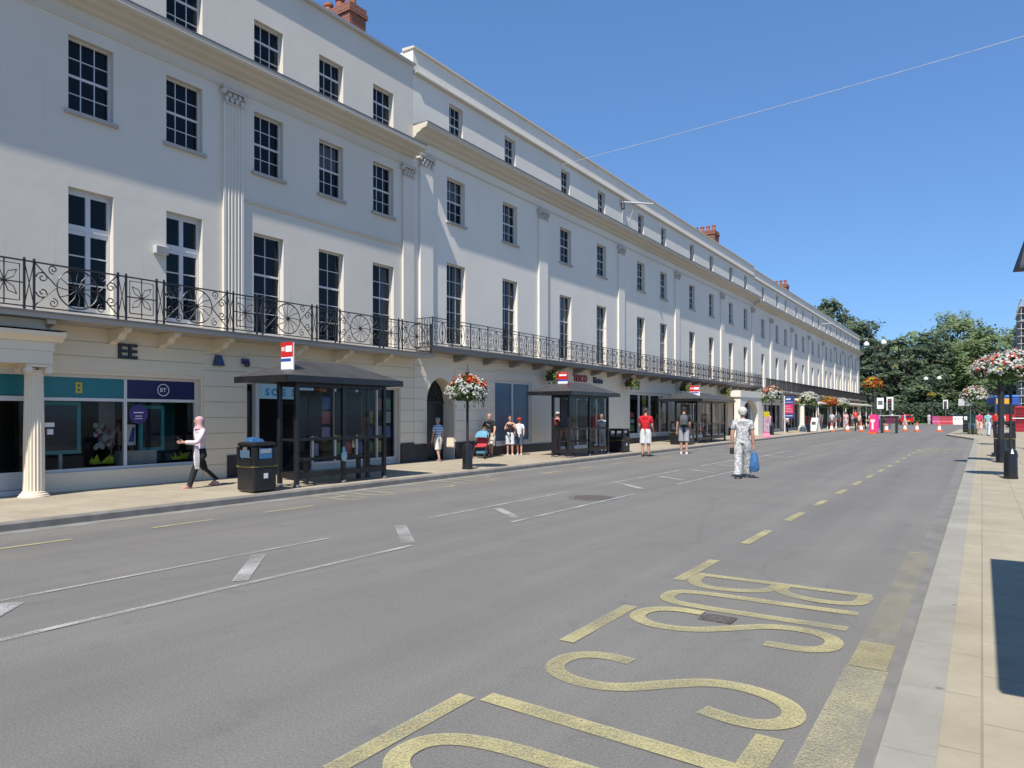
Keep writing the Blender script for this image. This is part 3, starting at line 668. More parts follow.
def railing_lyre(x, y0, y1, z0, z1, parent, pitch=0.96, dense=False, ret=0.0):
    mb = MB(); T = lambda pts, r=.008: mb.tube([(x, a, b) for a, b in pts], r * 1.45, 4, cap=False)
    mb.box(x - .02, x + .02, y0, y1, z1 - .02, z1); mb.box(x - .012, x + .012, y0, y1, z0 + .05, z0 + .07); mb.box(x - .012, x + .012, y0, y1, z1 - .12, z1 - .10)
    n = round((y1 - y0) / pitch); p = (y1 - y0) / n
    zl, zh = z0 + .06, z1 - .11; zc = (zl + zh) / 2; hh = (zh - zl) / 2
    for k in range(n + 1):
        y = y0 + k * p; mb.box(x - .014, x + .014, y - .014, y + .014, z0, z1 + .01)
        if k == n: break
        yc = y + p / 2
        if dense:
            for j in range(1, 9): mb.box(x - .008, x + .008, y + p * j / 9 - .009, y + p * j / 9 + .009, zl, z1 - .02)
            continue
        T([(yc, zl), (yc, zh)], .009)
        mb.ball((x, yc, zc), .05, 6, 4, (.3, .8, 1.6))
        for sg in (-1, 1):
            T([(yc, zl), (yc + sg * .11, zl + hh * .35), (yc + sg * .16, zc), (yc + sg * .11, zh - hh * .35), (yc, zh)], .009)
            for sz in (-1, 1):
                T(scroll(yc + sg * .3, zc + sz * hh * .52, .105, 1.35, PI / 2 * sz, sg * sz * -1, 12), .008)
            mb.ball((x, yc + sg * .3, zc), .035, 6, 4, (.4, .8, 1.2))
        for sz in (-1, 1): T([(y + .03, z1 - .06), (y + p / 2, z1 - .06)], .004)
    if ret:
        for yy in (y0, y1):
            mb.box(x - ret, x, yy - .012, yy + .012, z1 - .022, z1 - .002); mb.box(x - ret, x, yy - .01, yy + .01, z0 + .05, z0 + .068)
            for j in range(1, 6): mb.box(x - ret * j / 6 - .007, x - ret * j / 6 + .007, yy - .007, yy + .007, z0, z1 - .02)
    return mb.build('railing', M['iron'], parent)
def bracket_mesh(m, d, h, wd=.14):
    mb = MB(); pts = [(0, 0), (d, 0), (d, -h * .25), (d * .72, -h * .38), (d * .55, -h * .72), (d * .22, -h * .82), (.05, -h), (0, -h)]
    mb.rings([[(x, y, z) for x, z in pts] for y in (-wd / 2, wd / 2)]); return mb.mesh('bracket', m)
def roof_and_back(parent, y0, y1, zt, m):
    mb = MB(); mb.box(XF - 11, XF - .35, y0, y1, zt - .75, zt - .55); mb.build('roof', M['slate'], parent)
    mb = MB(); mb.box(XF - 11.3, XF - 11, y0, y1, 0, zt - .4); mb.build('rear_wall', M[m], parent)
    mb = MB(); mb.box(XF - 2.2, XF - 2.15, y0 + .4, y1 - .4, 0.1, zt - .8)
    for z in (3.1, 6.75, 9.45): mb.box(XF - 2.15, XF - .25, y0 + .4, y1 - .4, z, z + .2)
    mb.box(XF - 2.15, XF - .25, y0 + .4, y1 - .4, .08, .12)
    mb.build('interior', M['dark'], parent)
def chimney(parent, x0, x1, y0, y1, z0, z1, pots):
    mb = MB(); mb.box(x0, x1, y0, y1, z0, z1 - .3); mb.box(x0 - .05, x1 + .05, y0 - .05, y1 + .05, z1 - .3, z1 - .16); mb.box(x0 - .02, x1 + .02, y0 - .02, y1 + .02, z1 - .16, z1)
    o = mb.build('chimney', M['brick'], parent)
    for k in range(pots):
        x = x0 + (x1 - x0) * (k + .5) / pots; q = MB(); q.lathe([(.15, z1), (.12, z1 + .35), (.15, z1 + .37), (.15, z1 + .45), (.1, z1 + .45), (.09, z1 + .1)], x, (y0 + y1) / 2, 10); q.build('chimney_pot', M['pot'], o, True)
    return o
def glazing(parent, y0, y1, z0, z1, cols, x=None, transom=None, m='paintwood', bw=.07, name='shop_window', gm='shopglass'):
    x = XF - .13 if x is None else x
    mb = MB(); mb.box(x - .07, x, y0, y0 + bw, z0, z1); mb.box(x - .07, x, y1 - bw, y1, z0, z1); mb.box(x - .068, x + .002, y0 + bw, y1 - bw, z1 - bw, z1); mb.box(x - .068, x + .03, y0 + bw, y1 - bw, z0, z0 + bw)
    for c in range(1, cols): y = y0 + (y1 - y0) * c / cols; mb.box(x - .066, x + .004, y - bw / 2, y + bw / 2, z0 + bw, z1 - bw)
    if transom: mb.box(x - .064, x + .008, y0 + bw, y1 - bw, transom - bw / 2, transom + bw / 2)
    o = mb.build(name, M[m], parent)
    for c in range(cols):
        a = y0 + (y1 - y0) * c / cols; b = y0 + (y1 - y0) * (c + 1) / cols
        MB().quad((x - .04, a, z0), (x - .04, b, z0), (x - .04, b, transom or z1), (x - .04, a, transom or z1)).build('pane', M[gm], o)
    return o

# ------------------------------------------------------------------ building A : near terrace house with the scrolled wheel balcony
ZA = 12.06; YA0, YA1 = -6.0, 16.2
A = thing('terrace_building', 'white stucco house front nearest the camera, wheel pattern balcony above the EE shop', 'building', (0, 0, 0))
opsA = []
for yc in (-3.2, -1.2, .75, 2.65): 
    opsA += [put_window('a_mid', A, yc, 7.32), put_window('a_top', A, yc, 9.72, False), put_window('a_french', A, yc, 3.52, False)]
opsA += [put_window('a_mid', A, 4.72, 7.32), put_window('a_french', A, 4.45, 3.52, False), put_window('a_top', A, 4.72, 9.72, False)]
for yc in (6.93, 8.85): opsA += [put_window('a_mid', A, yc, 7.32), put_window('a_french', A, yc, 3.52, False), put_window('a_top', A, yc, 9.72, False)]
for i, yc in enumerate((11.01, 12.98, 14.93)): opsA += [put_window('a_mid', A, yc, 7.32, True, 'blind' if i == 1 else None), put_window('a_tall', A, yc, 3.52, False, 'curtain' if i == 2 else None), put_window('a_top', A, yc, 9.72, False)]
mb = wall(MB(), XF, YA0, YA1, 3.3, ZA, opsA, .2)
mb.quad((XF, YA0, 0), (XF, YA0, ZA), (XF - 11, YA0, ZA), (XF - 11, YA0, 0))
mb.quad((XF, YA0, ZA), (XF, YA1, ZA), (XF - .35, YA1, ZA), (XF - .35, YA0, ZA)); mb.quad((XF - .35, YA0, ZA), (XF - .35, YA1, ZA), (XF - .35, YA1, ZA - .8), (XF - .35, YA0, ZA - .8))
mb.build('wall', M['white'], A)
mb = MB(); mb.extrude_y([(XF - .38, ZA + .003), (XF + .12, ZA + .003), (XF + .13, ZA + .06), (XF - .1, ZA + .10), (XF - .38, ZA + .08)], YA0, YA1 - .003); mb.build('coping', M['offwhite'], A)
cornice('cornice', A, YA0, YA1 - .003, 9.58, [(.56, 0), (.56, .10), (.52, .13), (.52, .14), (.34, .155), (.27, .20), (.12, .225), (.08, .27), (0, .30)], M['cornice'])
mb = MB(); mb.extrude_y([(XF - .01, 9.06), (XF + .035, 9.055), (XF + .025, 9.0), (XF - .01, 8.99)], YA0, YA1); mb.build('string_course', M['cornice'], A)
mb = MB(); mb.extrude_y([(XF - .01, 6.60), (XF + .045, 6.59), (XF + .03, 6.53), (XF - .01, 6.51)], 10.32, 15.66); mb.build('string_course', M['cornice'], A)
pilaster(A, 9.75, 10.27, 3.42, 8.66, .07, True); pilaster(A, 15.70, 16.17, 3.42, 8.66, .07, False)
pilaster(A, 3.4, 3.8, 3.42, 8.62, .10, True) if False else None
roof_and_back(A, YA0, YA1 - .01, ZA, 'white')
chimney(A, -18.6, -16.0, 15.25, 15.92, 11.3, 14.15, 5)
# ground floor
PZ = .12
gA = [(6.08, 9.22, .5, 2.36, .25), (10.40, 15.60, .15, 2.36, .25), (3.7, 5.98, .15, 2.40, .12), (-4.5, 2.2, .5, 2.36, .25)]
mb = wall(MB(), XF, YA0, YA1, .05, 3.3, gA, .25); rusticate(mb, XF, 9.28, 10.34, .12, 3.27, gA); rusticate(mb, XF, 6.05, 9.28, 2.42, 3.27, gA); rusticate(mb, XF, 10.34, YA1, 2.40, 3.27, gA); rusticate(mb, XF, 15.62, YA1, .7, 2.4, gA)
mb.build('ground_floor_wall', M['cream'], A)
for a, b, z in ((9.86, 10.34, .66), (15.63, YA1 - .003, .74)): MB().box(XF + .001, XF + .05, a, b, .1, z).build('plinth', M['plinth'], A)
mb = MB(); mb.box(XF - .3, -13.5, YA0, YA1, 3.265, 3.345); mb.box(XF - .05, -13.46, YA0, YA1, 3.347, 3.375)
bal = mb.build('balcony', M['ledge'], A)
MB().box(-13.47, -13.452, YA0, YA1, 3.35, 3.372).build('lead_edge', M['lead'], bal)
railing_wheel(-13.56, YA0, YA1 - .02, 3.385, 4.22, bal).location.y = 0
bm_ = bracket_mesh(M['cream'], .62, .3)
for y in (5.95, 7.3, 8.3, 9.55, 11.6, 13.1, 14.6): place(bm_, 'bracket', bal, (XF + .022, y, 3.262))
# portico at the left edge: fluted column carrying a short entablature
col = MB(); n = 20; rs = []
for z, r in [(.245, .165), (1.2, .16), (2.3, .14)]:
    ring = []
    for k in range(n * 4):
        a = 2 * PI * k / (n * 4); d = (.015 if k % 4 in (1, 2, 3) else 0) * (1.25 if k % 4 == 2 else .8); ring.append((-13.90 + (r - d) * math.cos(a), 5.77 + (r - d) * math.sin(a), z))
    rs.append(ring)
col.rings(rs); col.lathe([(.245, PZ), (.245, .165), (.225, .17), (.22, .20), (.19, .21), (.19, .235), (.168, .245)], -13.90, 5.77, 28)
col.lathe([(.145, 2.30), (.16, 2.315), (.145, 2.33), (.16, 2.36)], -13.90, 5.77, 24)
col.box(-14.08, -13.70, 5.57, 5.97, 2.42, 2.47)
for x in (-14.06, -13.74):
    for y in (5.61, 5.93): col.tube([(x - .05, y, 2.37), (x + .05, y, 2.37)], .06, 12)
col.build('portico_column', M['cream2'], A, True)
mb = MB(); mb.box(XF, -13.68, 2.6, 5.98, 2.475, 2.70); mb.box(XF, -13.66, 2.6, 6.0, 2.703, 2.86)
mb.extrude_y([(XF, 2.863), (-13.64, 2.863), (-13.58, 2.92), (-13.50, 2.96), (-13.48, 3.03), (XF, 3.05)], 2.6, 6.12); mb.box(XF, -13.78, 2.6, 5.9, 3.053, 3.258)
ent = mb.build('entablature', M['cream2'], A)
MB().box(XF, -13.47, 2.6, 6.13, 3.06, 3.072).build('flashing', M['lead'], ent)
# phone shop
sh = glazing(A, 6.08, 9.22, .5, 2.36, 2, transom=1.88, bw=.06)
MB().box(XF - .18, XF - .14, 6.14, 7.62, 1.91, 2.3).build('fascia_panel', M['teal'], sh); MB().box(XF - .18, XF - .14, 7.68, 9.16, 1.91, 2.3).build('fascia_panel', M['navy'], sh)
mb = MB()
for r in range(5):
    for c in range(3):
        if not (r in (1, 3) and c == 1): mb.lathe([(.021, 0), (.021, .01)], 0, 0, 8); mb.v[-16:] = [(XF - .138 + q[2], 6.72 + .042 * c + q[0], 2.02 + .042 * r + q[1]) for q in mb.v[-16:]]
mb.build('dotted_emblem', M['yellow'], sh)
mb = MB(); k = 28
for i in range(k):
    a, b = 2 * PI * i / k, 2 * PI * (i + 1) / k
    mb.add([(XF - .136, 8.45 + r * math.cos(t), 2.105 + r * math.sin(t)) for r, t in ((.13, a), (.13, b), (.115, b), (.115, a))], [(0, 1, 2, 3)])
mb.build('ring_emblem', M['whiteprint'], sh); text_obj('BT', .12, M['whiteprint'], sh, 'lettering', (XF - .135, 8.375, 2.065), (0, 1, 0), (0, 0, 1), .006)
MB().lathe([(.001, 0), (.19, 0), (.19, .004), (.001, .004)], 0, 0, 24)
mb = MB(); mb.add([(XF - .155, 7.93 + .2 * math.cos(2 * PI * i / 24), 1.6 + .2 * math.sin(2 * PI * i / 24)) for i in range(24)], [tuple(range(24))]); st = mb.build('window_sticker', M['purple'], sh)
mb = MB(); mb.box(XF - .153, XF - .152, 7.83, 8.03, 1.62, 1.64); mb.box(XF - .153, XF - .152, 7.86, 8.0, 1.55, 1.565); mb.box(XF - .153, XF - .152, 7.85, 8.01, 1.50, 1.512); mb.build('sticker_print', M['whiteprint'], st)
mb = MB().m(0); mb.box(XF - .5, XF - .49, 7.78, 8.05, .95, 1.38); mb.m(1).add([(XF - .488, 7.9, 1.02), (XF - .488, 8.02, 1.02), (XF - .488, 8.04, 1.32), (XF - .488, 7.98, 1.32)], [(0, 1, 2, 3)]); mb.build('window_poster', [M['whiteprint'], M['blueprint']], sh)
mb = MB().m(0); mb.box(XF - .45, XF - .44, 7.28, 7.6, .95, 1.86); mb.m(1)
for k in range(14): mb.ball((XF - .43, 7.2 + random.random() * .35, .9 + random.random() * .55), .05 + .03 * random.random(), 6, 4, (.3, 1, 1))
mb.m(2)
for k in range(8): mb.ball((XF - .42, 7.22 + random.random() * .33, .9 + random.random() * .5), .045, 6, 4, (.3, 1, 1))
mb.build('window_poster', [mat('dimmed poster ground', (.16, .15, .15), .6), mat('dimmed white petals print', (.3, .29, .28), .6), mat('maroon print', (.12, .02, .04), .6)], sh)  # white petals and ground darkened in colour, dimmed as if behind dark glass
mb = MB().m(0)
for yc, wdt in ((7.35, .4), (9.0, .3)):
    for k in range(16): 
        y = yc + (random.random() - .5) * wdt; mb.add([(XF - .36 - .05 * random.random(), y - .07, .62), (XF - .38, y + .02, .60), (XF - .36, y + (random.random() - .5) * .3, .66 + .15 * random.random())], [(0, 1, 2)])
mb.build('yellow_floor_flash', [mat('lime card', (.5, .55, .02), .6)], sh)
mb = MB(); mb.box(XF - .6, XF - .3, 7.68, 8.4, .56, .84); mb.build('white_lettered_block', M['curtain'], sh)
mb = MB(); mb.box(XF - 1.3, XF - 1.28, 6.14, 7.6, .5, 1.9); mb.box(XF - 1.0, XF - .7, 6.6, 7.1, .52, .78); mb.build('shop_back_wall', M['darkwarm'], sh)
mb = MB(); mb.box(XF - .9, XF - .88, 8.1, 9.16, .55, 1.88); mb.build('teal_back_panel', mat('dim teal panel', (.01, .09, .10), .5), sh)
mb = MB(); mb.box(XF - .14, XF - .1, 6.16, 6.32, 1.36, 1.44); mb.box(XF - .14, XF - .1, 6.2, 6.3, 1.22, 1.32); mb.build('white_sticker', M['whiteprint'], sh)
text_obj('EE', .40, M['blackmatt'], A, 'lettering', (XF + .03, 7.40, 2.72), (0, 1, 0), (0, 0, 1), .06, .012)
def display_screen(y0, y1, z0, z1, label):
    t = thing('display_screen', label, 'screen', (XF - .42, (y0 + y1) / 2, .5)); w_ = (y1 - y0) / 2
    f = MB(); zz0, zz1 = z0 - .5, z1 - .5
    f.box(-.03, .03, -w_, -w_ + .07, zz0, zz1); f.box(-.03, .03, w_ - .07, w_, zz0, zz1); f.box(-.028, .028, -w_ + .07, w_ - .07, zz1 - .07, zz1); f.box(-.028, .028, -w_ + .07, w_ - .07, zz0, zz0 + .07); f.build('frame', mat('bright teal frame', (.03, .33, .36), .4), t)
    MB().box(-.02, .012, -w_ + .07, w_ - .07, zz0 + .07, zz1 - .07).build('panel', mat('dark screen', (.008, .012, .03), .15), t)
    MB().box(-.02, .02, -.03, .03, 0.0, zz0).build('stand', M['greywood'], t)
display_screen(6.2, 6.92, .83, 1.84, 'teal framed dark display screen in the left pane of the phone shop window')
display_screen(8.08, 8.62, .82, 1.78, 'teal framed dark screen in the right phone shop pane, under the ring emblem')
# doorway at the far left
dr = glazing(A, 3.7, 5.98, .15, 2.40, 2, transom=1.88, bw=.09, name='shop_door', x=XF - .06)
MB().box(XF - .11, XF - .07, 3.8, 5.88, 1.94, 2.31).build('fascia_panel', M['teal'], dr); MB().box(XF - .11, XF - .05, 3.8, 5.88, .25, .56).build('kick_panel', M['greywood'], dr)
glazing(A, -4.5, 2.2, .5, 2.36, 4, transom=1.9)
# charity shop
cs = glazing(A, 10.40, 10.72, .15, 2.36, 1, bw=.05); glazing(A, 12.45, 15.60, .3, 2.36, 4, bw=.05)
MB().box(XF - .2, XF - .13, 12.45, 15.6, .1, .3).build('stall_riser', M['greywood'], cs)
MB().box(XF - .18, XF - .1, 10.72, 12.47, 1.97, 2.34).build('fascia_panel', M['sblue'], cs)
for ch, y in (('S', 10.99), ('C', 11.16), ('E', 11.45), ('S', 11.77)): text_obj(ch, .24, M['letterblue'], cs, 'lettering', (XF - .095, y, 2.05), (0, 1, 0), (0, 0, 1), .01, .008)
mb = MB(); mb.poly([(XF - .09, 11.37, 2.04)] + [(XF - .09, 11.37 + .075 * math.sin(t) ** 3, 2.155 + .1 * (.8125 * math.cos(t) - .3125 * math.cos(2 * t) - .125 * math.cos(3 * t) - .06 * math.cos(4 * t))) for t in [PI + 2 * PI * k / 20 for k in range(-9, 10)]]); mb.build('heart_emblem', M['red'], cs)
mb = MB(); mb.box(XF - .12, XF - .06, 10.68, 10.78, .15, 2.36); mb.build('door_post', M['greywood'], cs)
mb = MB()
cols_ = [(.1, .3, .4), (.45, .4, .1), (.5, .5, .5), (.12, .3, .12), (.35, .3, .5), (.5, .12, .12), (.1, .15, .4)]
pm = [mat('poster colour', c, .5, 0, .3, 6) for c in cols_]
random.seed(3)
for y in (12.62, 13.02, 13.4, 13.8, 14.2, 14.62, 15.0, 15.35):
    for z in (.5, .92, 1.34, 1.72):
        if random.random() < .78: mb.m(random.randrange(7)).box(XF - .26, XF - .25, y - .14, y + .14, z, z + .33)
mb.build('window_posters', pm, cs)
mb = MB(); mb.box(XF - .24, XF - .2, 12.6, 13.0, 2.18, 2.28); mb.build('orange_strip', M['fl_orange'], cs)  # flat orange strip near the top of the charity shop glazing
# ------------------------------------------------------------------ building B : long terrace with the lyre railing, food shop below
ZB = 12.62; YB0, YB1 = 16.2, 54.5
B = thing('terrace_building', 'long white terrace with lyre pattern balcony railing and dark brackets above the TESCO Metro sign', 'building', (0, 0, 0))
opsB = []
for i, yc in enumerate((18.3, 21.48, 25.6, 28.92, 33.35, 36.4, 40.9, 44.5, 48.7, 52.3)):
    opsB += [put_window('b_mid', B, yc, 7.80, True, 'curtain' if i in (1, 5) else ('blind' if i in (0, 4, 7, 8) else None)), put_window('b_tall', B, yc, 3.86, False, 'curtain' if i != 2 else 'blind'), put_window('b_top', B, yc, 10.40, False, 'blind' if i in (1, 3, 6, 9) else None)]
ZW = ZB
mb = wall(MB(), XF, YB0, YB1, 3.45, ZW, opsB, .2)
mb.quad((XF, YB0, ZA - .1), (XF, YB0, ZW), (XF - 4.5, YB0, ZW), (XF - 4.5, YB0, ZA - .1))
mb.quad((XF, YB0, ZW), (XF, YB1, ZW), (XF - .35, YB1, ZW), (XF - .35, YB0, ZW)); mb.quad((XF - .35, YB0, ZW), (XF - .35, YB1, ZW), (XF - .35, YB1, ZW - .7), (XF - .35, YB0, ZW - .7))
mb.build('wall', M['white2'], B)
mb = MB(); mb.extrude_y([(XF - .4, ZW + .003), (XF + .07, ZW + .003), (XF + .07, ZW + .06), (XF - .4, ZW + .1)], YB0 - .04, YB1 - .003); mb.build('coping', M['cornice'], B)
mb = MB(); mb.extrude_y([(XF - .01, 11.95), (XF + .13, 11.93), (XF + .13, 11.88), (XF + .05, 11.85), (XF - .01, 11.84)], YB0 + .003, YB1); mb.build('string_course', M['cornice'], B)
cornice('cornice', B, YB0 + .003, YB1, 10.31, [(.56, 0), (.56, .07), (.53, .09), (.52, .14), (.34, .17), (.27, .23), (.14, .27), (.10, .34), (0, .38)], M['cornice'])
mb = MB(); mb.extrude_y([(XF - .01, 9.66), (XF + .035, 9.655), (XF + .025, 9.60), (XF - .01, 9.59)], YB0 + .01, YB1); mb.build('string_course', M['cornice'], B)
for a, b in ((16.45, 17.05), (23.4, 24.05), (30.6, 31.25), (38.0, 38.65), (46.3, 46.95), (53.8, 54.45)): pilaster(B, a, b, 3.66, 9.17, .08, False, 'white2')
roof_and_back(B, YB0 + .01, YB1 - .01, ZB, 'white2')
chimney(B, -17.6, -15.9, 50.2, 51.2, 11.6, 14.75, 4)
gB = [(16.84, 18.19, .15, 2.74, .01), (20.52, 22.98, .55, 2.80, .16), (25.1, 29.6, .2, 2.55, .16), (32.0, 37.6, .5, 2.70, .16), (38.95, 48.0, .2, 2.60, .18), (49.2, 53.6, .2, 2.5, .3)]
mb = wall(MB(), XF, YB0, YB1, .05, 3.45, gB, .16)
# arched entrance: fill the corners of the opening over an elliptical head, deep plastered reveal
yc, ra, zs, ht = 17.515, .675, 1.98, .76
arc = [(yc - ra * math.cos(PI * k / 24), zs + ht * math.sin(PI * k / 24)) for k in range(25)]
for a, b in zip(arc, arc[1:]):
    mb.quad((XF, a[0], a[1]), (XF, b[0], b[1]), (XF, b[0], 2.741), (XF, a[0], 2.741))
    mb.quad((XF, a[0], a[1]), (XF, b[0], b[1]), (XF - .45, b[0], b[1]), (XF - .45, a[0], a[1]))
for y in (yc - ra, yc + ra): mb.quad((XF, y, .1), (XF - .45, y, .1), (XF - .45, y, zs), (XF, y, zs))
rusticate(mb, XF, YB0 + .02, 20.45, .70, 3.42, [(16.80, 18.23, 0, 2.78)]); rusticate(mb, XF, 20.45, 23.4, 2.86, 3.42, [])
mb.build('ground_floor_wall', M['cream2'], B)
dd = MB(); dd.box(XF - .5, XF - .45, 16.82, 18.21, .1, 1.98); dw = dd.build('entrance_door', M['blackgloss'], B)
mb = MB()
for k in range(9): 
    t = PI * k / 8; mb.box(XF - .44, XF - .42, yc - .01, yc + .01, zs, zs + .01); mb.tube([(XF - .43, yc, zs + .02), (XF - .43, yc - ra * math.cos(t), zs + ht * math.sin(t))], .012, 4)
mb.box(XF - .46, XF - .41, yc - ra, yc + ra, zs - .03, zs + .03); mb.tube([(XF - .43, yc - .4 * math.cos(PI * k / 16), zs + .42 * math.sin(PI * k / 16)) for k in range(17)], .012, 4)
mb.build('fanlight', M['iron'], dw)
MB().poly([(XF - .47, y, z) for y, z in arc]).build('fanlight_pane', M['carglass'], dw)
for a, b in ((YB0, 16.8), (18.23, 20.5), (20.5, 25.0), (29.7, 31.9), (31.9, 38.9), (48.1, 49.1)): MB().box(XF + .001, XF + .045, a, b, .08, {20.5: .46, 31.9: .42}.get(a, .68)).build('plinth', M['plinth'], B)
bw_ = glazing(B, 20.52, 22.98, .55, 2.80, 2, bw=.09, x=XF - .08, gm='bluegreyfilm')
glazing(B, 25.1, 29.6, .2, 2.55, 5, bw=.06)
sw = glazing(B, 32.0, 37.6, .5, 2.70, 4, bw=.14)
random.seed(5)
mb = MB()
for y, z, a, b, i in ((32.6, 1.55, .3, .12, 5), (32.7, 1.25, .25, .1, 2), (32.6, .9, .3, .15, 3), (34.2, 2.3, .25, .3, 1), (34.2, 1.75, .25, .3, 2), (35.7, 1.0, .25, .35, 5), (35.9, 1.4, .12, .2, 1), (37.0, 2.15, .3, .4, 2)): mb.m(i).box(XF - .19, XF - .185, y - a, y + a, z - b, z + b)
mb.build('window_posters', pm, sw)
g3 = glazing(B, 38.95, 48.0, .2, 2.60, 7, bw=.12)
mb = MB()
for k in range(14): 
    y = 39.3 + 8.3 * random.random(); mb.m(random.choice([2, 2, 1, 0, 5])).box(XF - .22, XF - .215, y - .25, y + .25, .6 + random.random(), 1.4 + random.random())
mb.build('window_posters', pm, g3)
glazing(B, 49.2, 53.6, .2, 2.5, 3, bw=.1)
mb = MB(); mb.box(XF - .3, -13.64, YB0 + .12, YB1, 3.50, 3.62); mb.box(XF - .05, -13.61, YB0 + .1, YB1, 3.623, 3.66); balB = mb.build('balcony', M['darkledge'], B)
for i in (18.3, 21.48, 25.6, 28.92, 33.35, 36.4, 40.9, 44.5, 48.7, 52.3): MB().box(XF + .01, XF + .16, i - .6, i + .6, 3.663, 3.83).build('door_step', M['ledge'], B)
railing_lyre(-13.68, YB0 + .16, YB1 - .05, 3.665, 4.50, balB, 0.96, False, .6)
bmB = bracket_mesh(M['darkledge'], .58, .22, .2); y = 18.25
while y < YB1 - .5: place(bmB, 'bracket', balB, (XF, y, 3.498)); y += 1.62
text_obj('TESCO', .40, M['darkred'], B, 'lettering', (XF + .03, 26.22, 2.98), (0, 1, 0), (0, 0, 1), .04, .012)
text_obj('Metro', .36, M['navy'], B, 'lettering', (XF + .03, 28.05, 2.97), (0, 1, 0), (0, 0, 1), .04, .01)
# white arched porch front on the far end
mb = MB(); mb.box(-13.3, -12.9, 50.3, 51.6, .13, 2.70); mb.box(-13.34, -12.86, 45.9, 51.75, 2.703, 3.12); mb.box(XF, -13.345, 45.95, 51.7, 2.72, 3.10)
mb.box(-13.3, -12.9, 46.0, 46.5, .13, 2.70)
ar = [(48.4 - 1.9 * math.cos(PI * k / 16), 1.35 + 1.2 * math.sin(PI * k / 16)) for k in range(17)]
for a, b in zip(ar, ar[1:]): mb.rings([[(X_, a[0], a[1]), (X_, b[0], b[1]), (X_, b[0], 2.702), (X_, a[0], 2.702)] for X_ in (-13.29, -12.91)])
mb.build('porch_front', M['white2'], B)

# ------------------------------------------------------------------ building C : far terrace with dark balcony and verandah
ZC = 12.45; YC0, YC1 = 54.5, 109.8
C = thing('terrace_building', 'farthest white terrace with a plain dark balcony rail and shop verandahs, ending beside the trees', 'building', (0, 0, 0))
opsC = []
for i, yc in enumerate((57.2, 61.8, 64.9, 69.2, 72.2, 76.8, 79.9, 84.3, 87.1, 91.0, 93.6, 97.3, 99.9, 103.2, 105.9)):
    opsC += [put_window('b_mid', C, yc, 7.60, True, 'blind' if i % 4 == 1 else None), put_window('b_tall', C, yc, 3.70, False, 'curtain' if i % 2 == 0 else None), put_window('b_top', C, yc, 10.30, False)]
gC = [(57.5, 63.5, .2, 2.5, .5), (65, 70.5, .2, 2.6, .3), (72, 86, .2, 2.5, .4), (88, 108, .2, 2.6, .5)]
mb = wall(MB(), XF, YC0, YC1, 3.2, ZC, opsC, .2)
mb.quad((XF, YC1, 0), (XF, YC1, ZC), (XF - 11, YC1, ZC), (XF - 11, YC1, 0))
mb.quad((XF, YC0, ZC), (XF, YC1, ZC), (XF - .35, YC1, ZC), (XF - .35, YC0, ZC)); mb.quad((XF - .35, YC0, ZC), (XF - .35, YC1, ZC), (XF - .35, YC1, ZC - .7), (XF - .35, YC0, ZC - .7))
mb.build('wall', M['white2'], C)
mb = MB(); mb.extrude_y([(XF - .4, ZC + .003), (XF + .07, ZC + .003), (XF + .07, ZC + .06), (XF - .4, ZC + .1)], YC0, YC1 + .06); mb.build('coping', M['cornice'], C)
mb = MB(); mb.extrude_y([(XF - .01, 11.83), (XF + .13, 11.81), (XF + .13, 11.76), (XF + .05, 11.73), (XF - .01, 11.72)], YC0, YC1 + .05); mb.build('string_course', M['cornice'], C)
cornice('cornice', C, YC0 + .003, YC1 + .45, 10.11, [(.56, 0), (.56, .07), (.53, .09), (.52, .14), (.34, .17), (.27, .23), (.14, .27), (.10, .34), (0, .38)], M['cornice'])
for y in (59.6, 67.1, 74.7, 82.2, 89.5, 95.3, 101.6, 107.7): pilaster(C, y - .32, y + .32, 3.45, 8.95, .12, False, 'white2')
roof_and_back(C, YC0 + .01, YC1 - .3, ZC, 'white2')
chimney(C, -17.6, -15.9, 72.5, 73.5, 11.4, 14.3, 4); chimney(C, -17.2, -15.9, 93, 94.4, 11.4, 13.4, 3)
mb = wall(MB(), XF, YC0, YC1, .05, 3.2, gC, .3); mb.build('ground_floor_wall', M['cream2'], C)
glazing(C, 57.5, 63.5, .2, 2.5, 4, bw=.16); glazing(C, 65, 70.5, .2, 2.6, 4, bw=.14, m='greywood'); glazing(C, 72, 86, .2, 2.5, 8, bw=.22, m='green'); glazing(C, 88, 108, .2, 2.6, 10, bw=.14, m='blackmatt')
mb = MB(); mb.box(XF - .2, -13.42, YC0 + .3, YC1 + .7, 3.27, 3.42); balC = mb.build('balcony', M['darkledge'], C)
railing_lyre(-13.46, YC0 + .35, YC1 + .65, 3.422, 4.30, balC, 0.9, True, .8)
for y0, y1, x1, z in ((64.6, 71.0, -12.7, 2.82), (71.6, 87, -12.75, 2.70), (87.5, 110.6, -12.7, 2.80)):
    mb = MB(); mb.extrude_y([(XF + .01, z + .28), (x1, z), (x1, z - .16), (x1 - .08, z - .16), (XF + .01, z + .16)], y0, y1); v = mb.build('verandah', M['cream2'], C)
    p_ = MB(); n = int((y1 - y0) / 5) + 1
    for k in range(n): y = y0 + .3 + (y1 - y0 - .6) * k / max(1, n - 1); p_.lathe([(.09, .12), (.09, .25), (.055, .28), (.05, z - .2), (.08, z - .17)], x1 - .15, y, 8)
    p_.build('verandah_posts', M['white2'], v)
pc = MB(); pc.lathe([(.33, .12), (.33, .5), (.25, .55), (.2, .8), (.19, 2.3), (.24, 2.34), (.26, 2.5)], -12.75, 63.9, 14); pc.build('verandah_column', M['white2'], C, True)

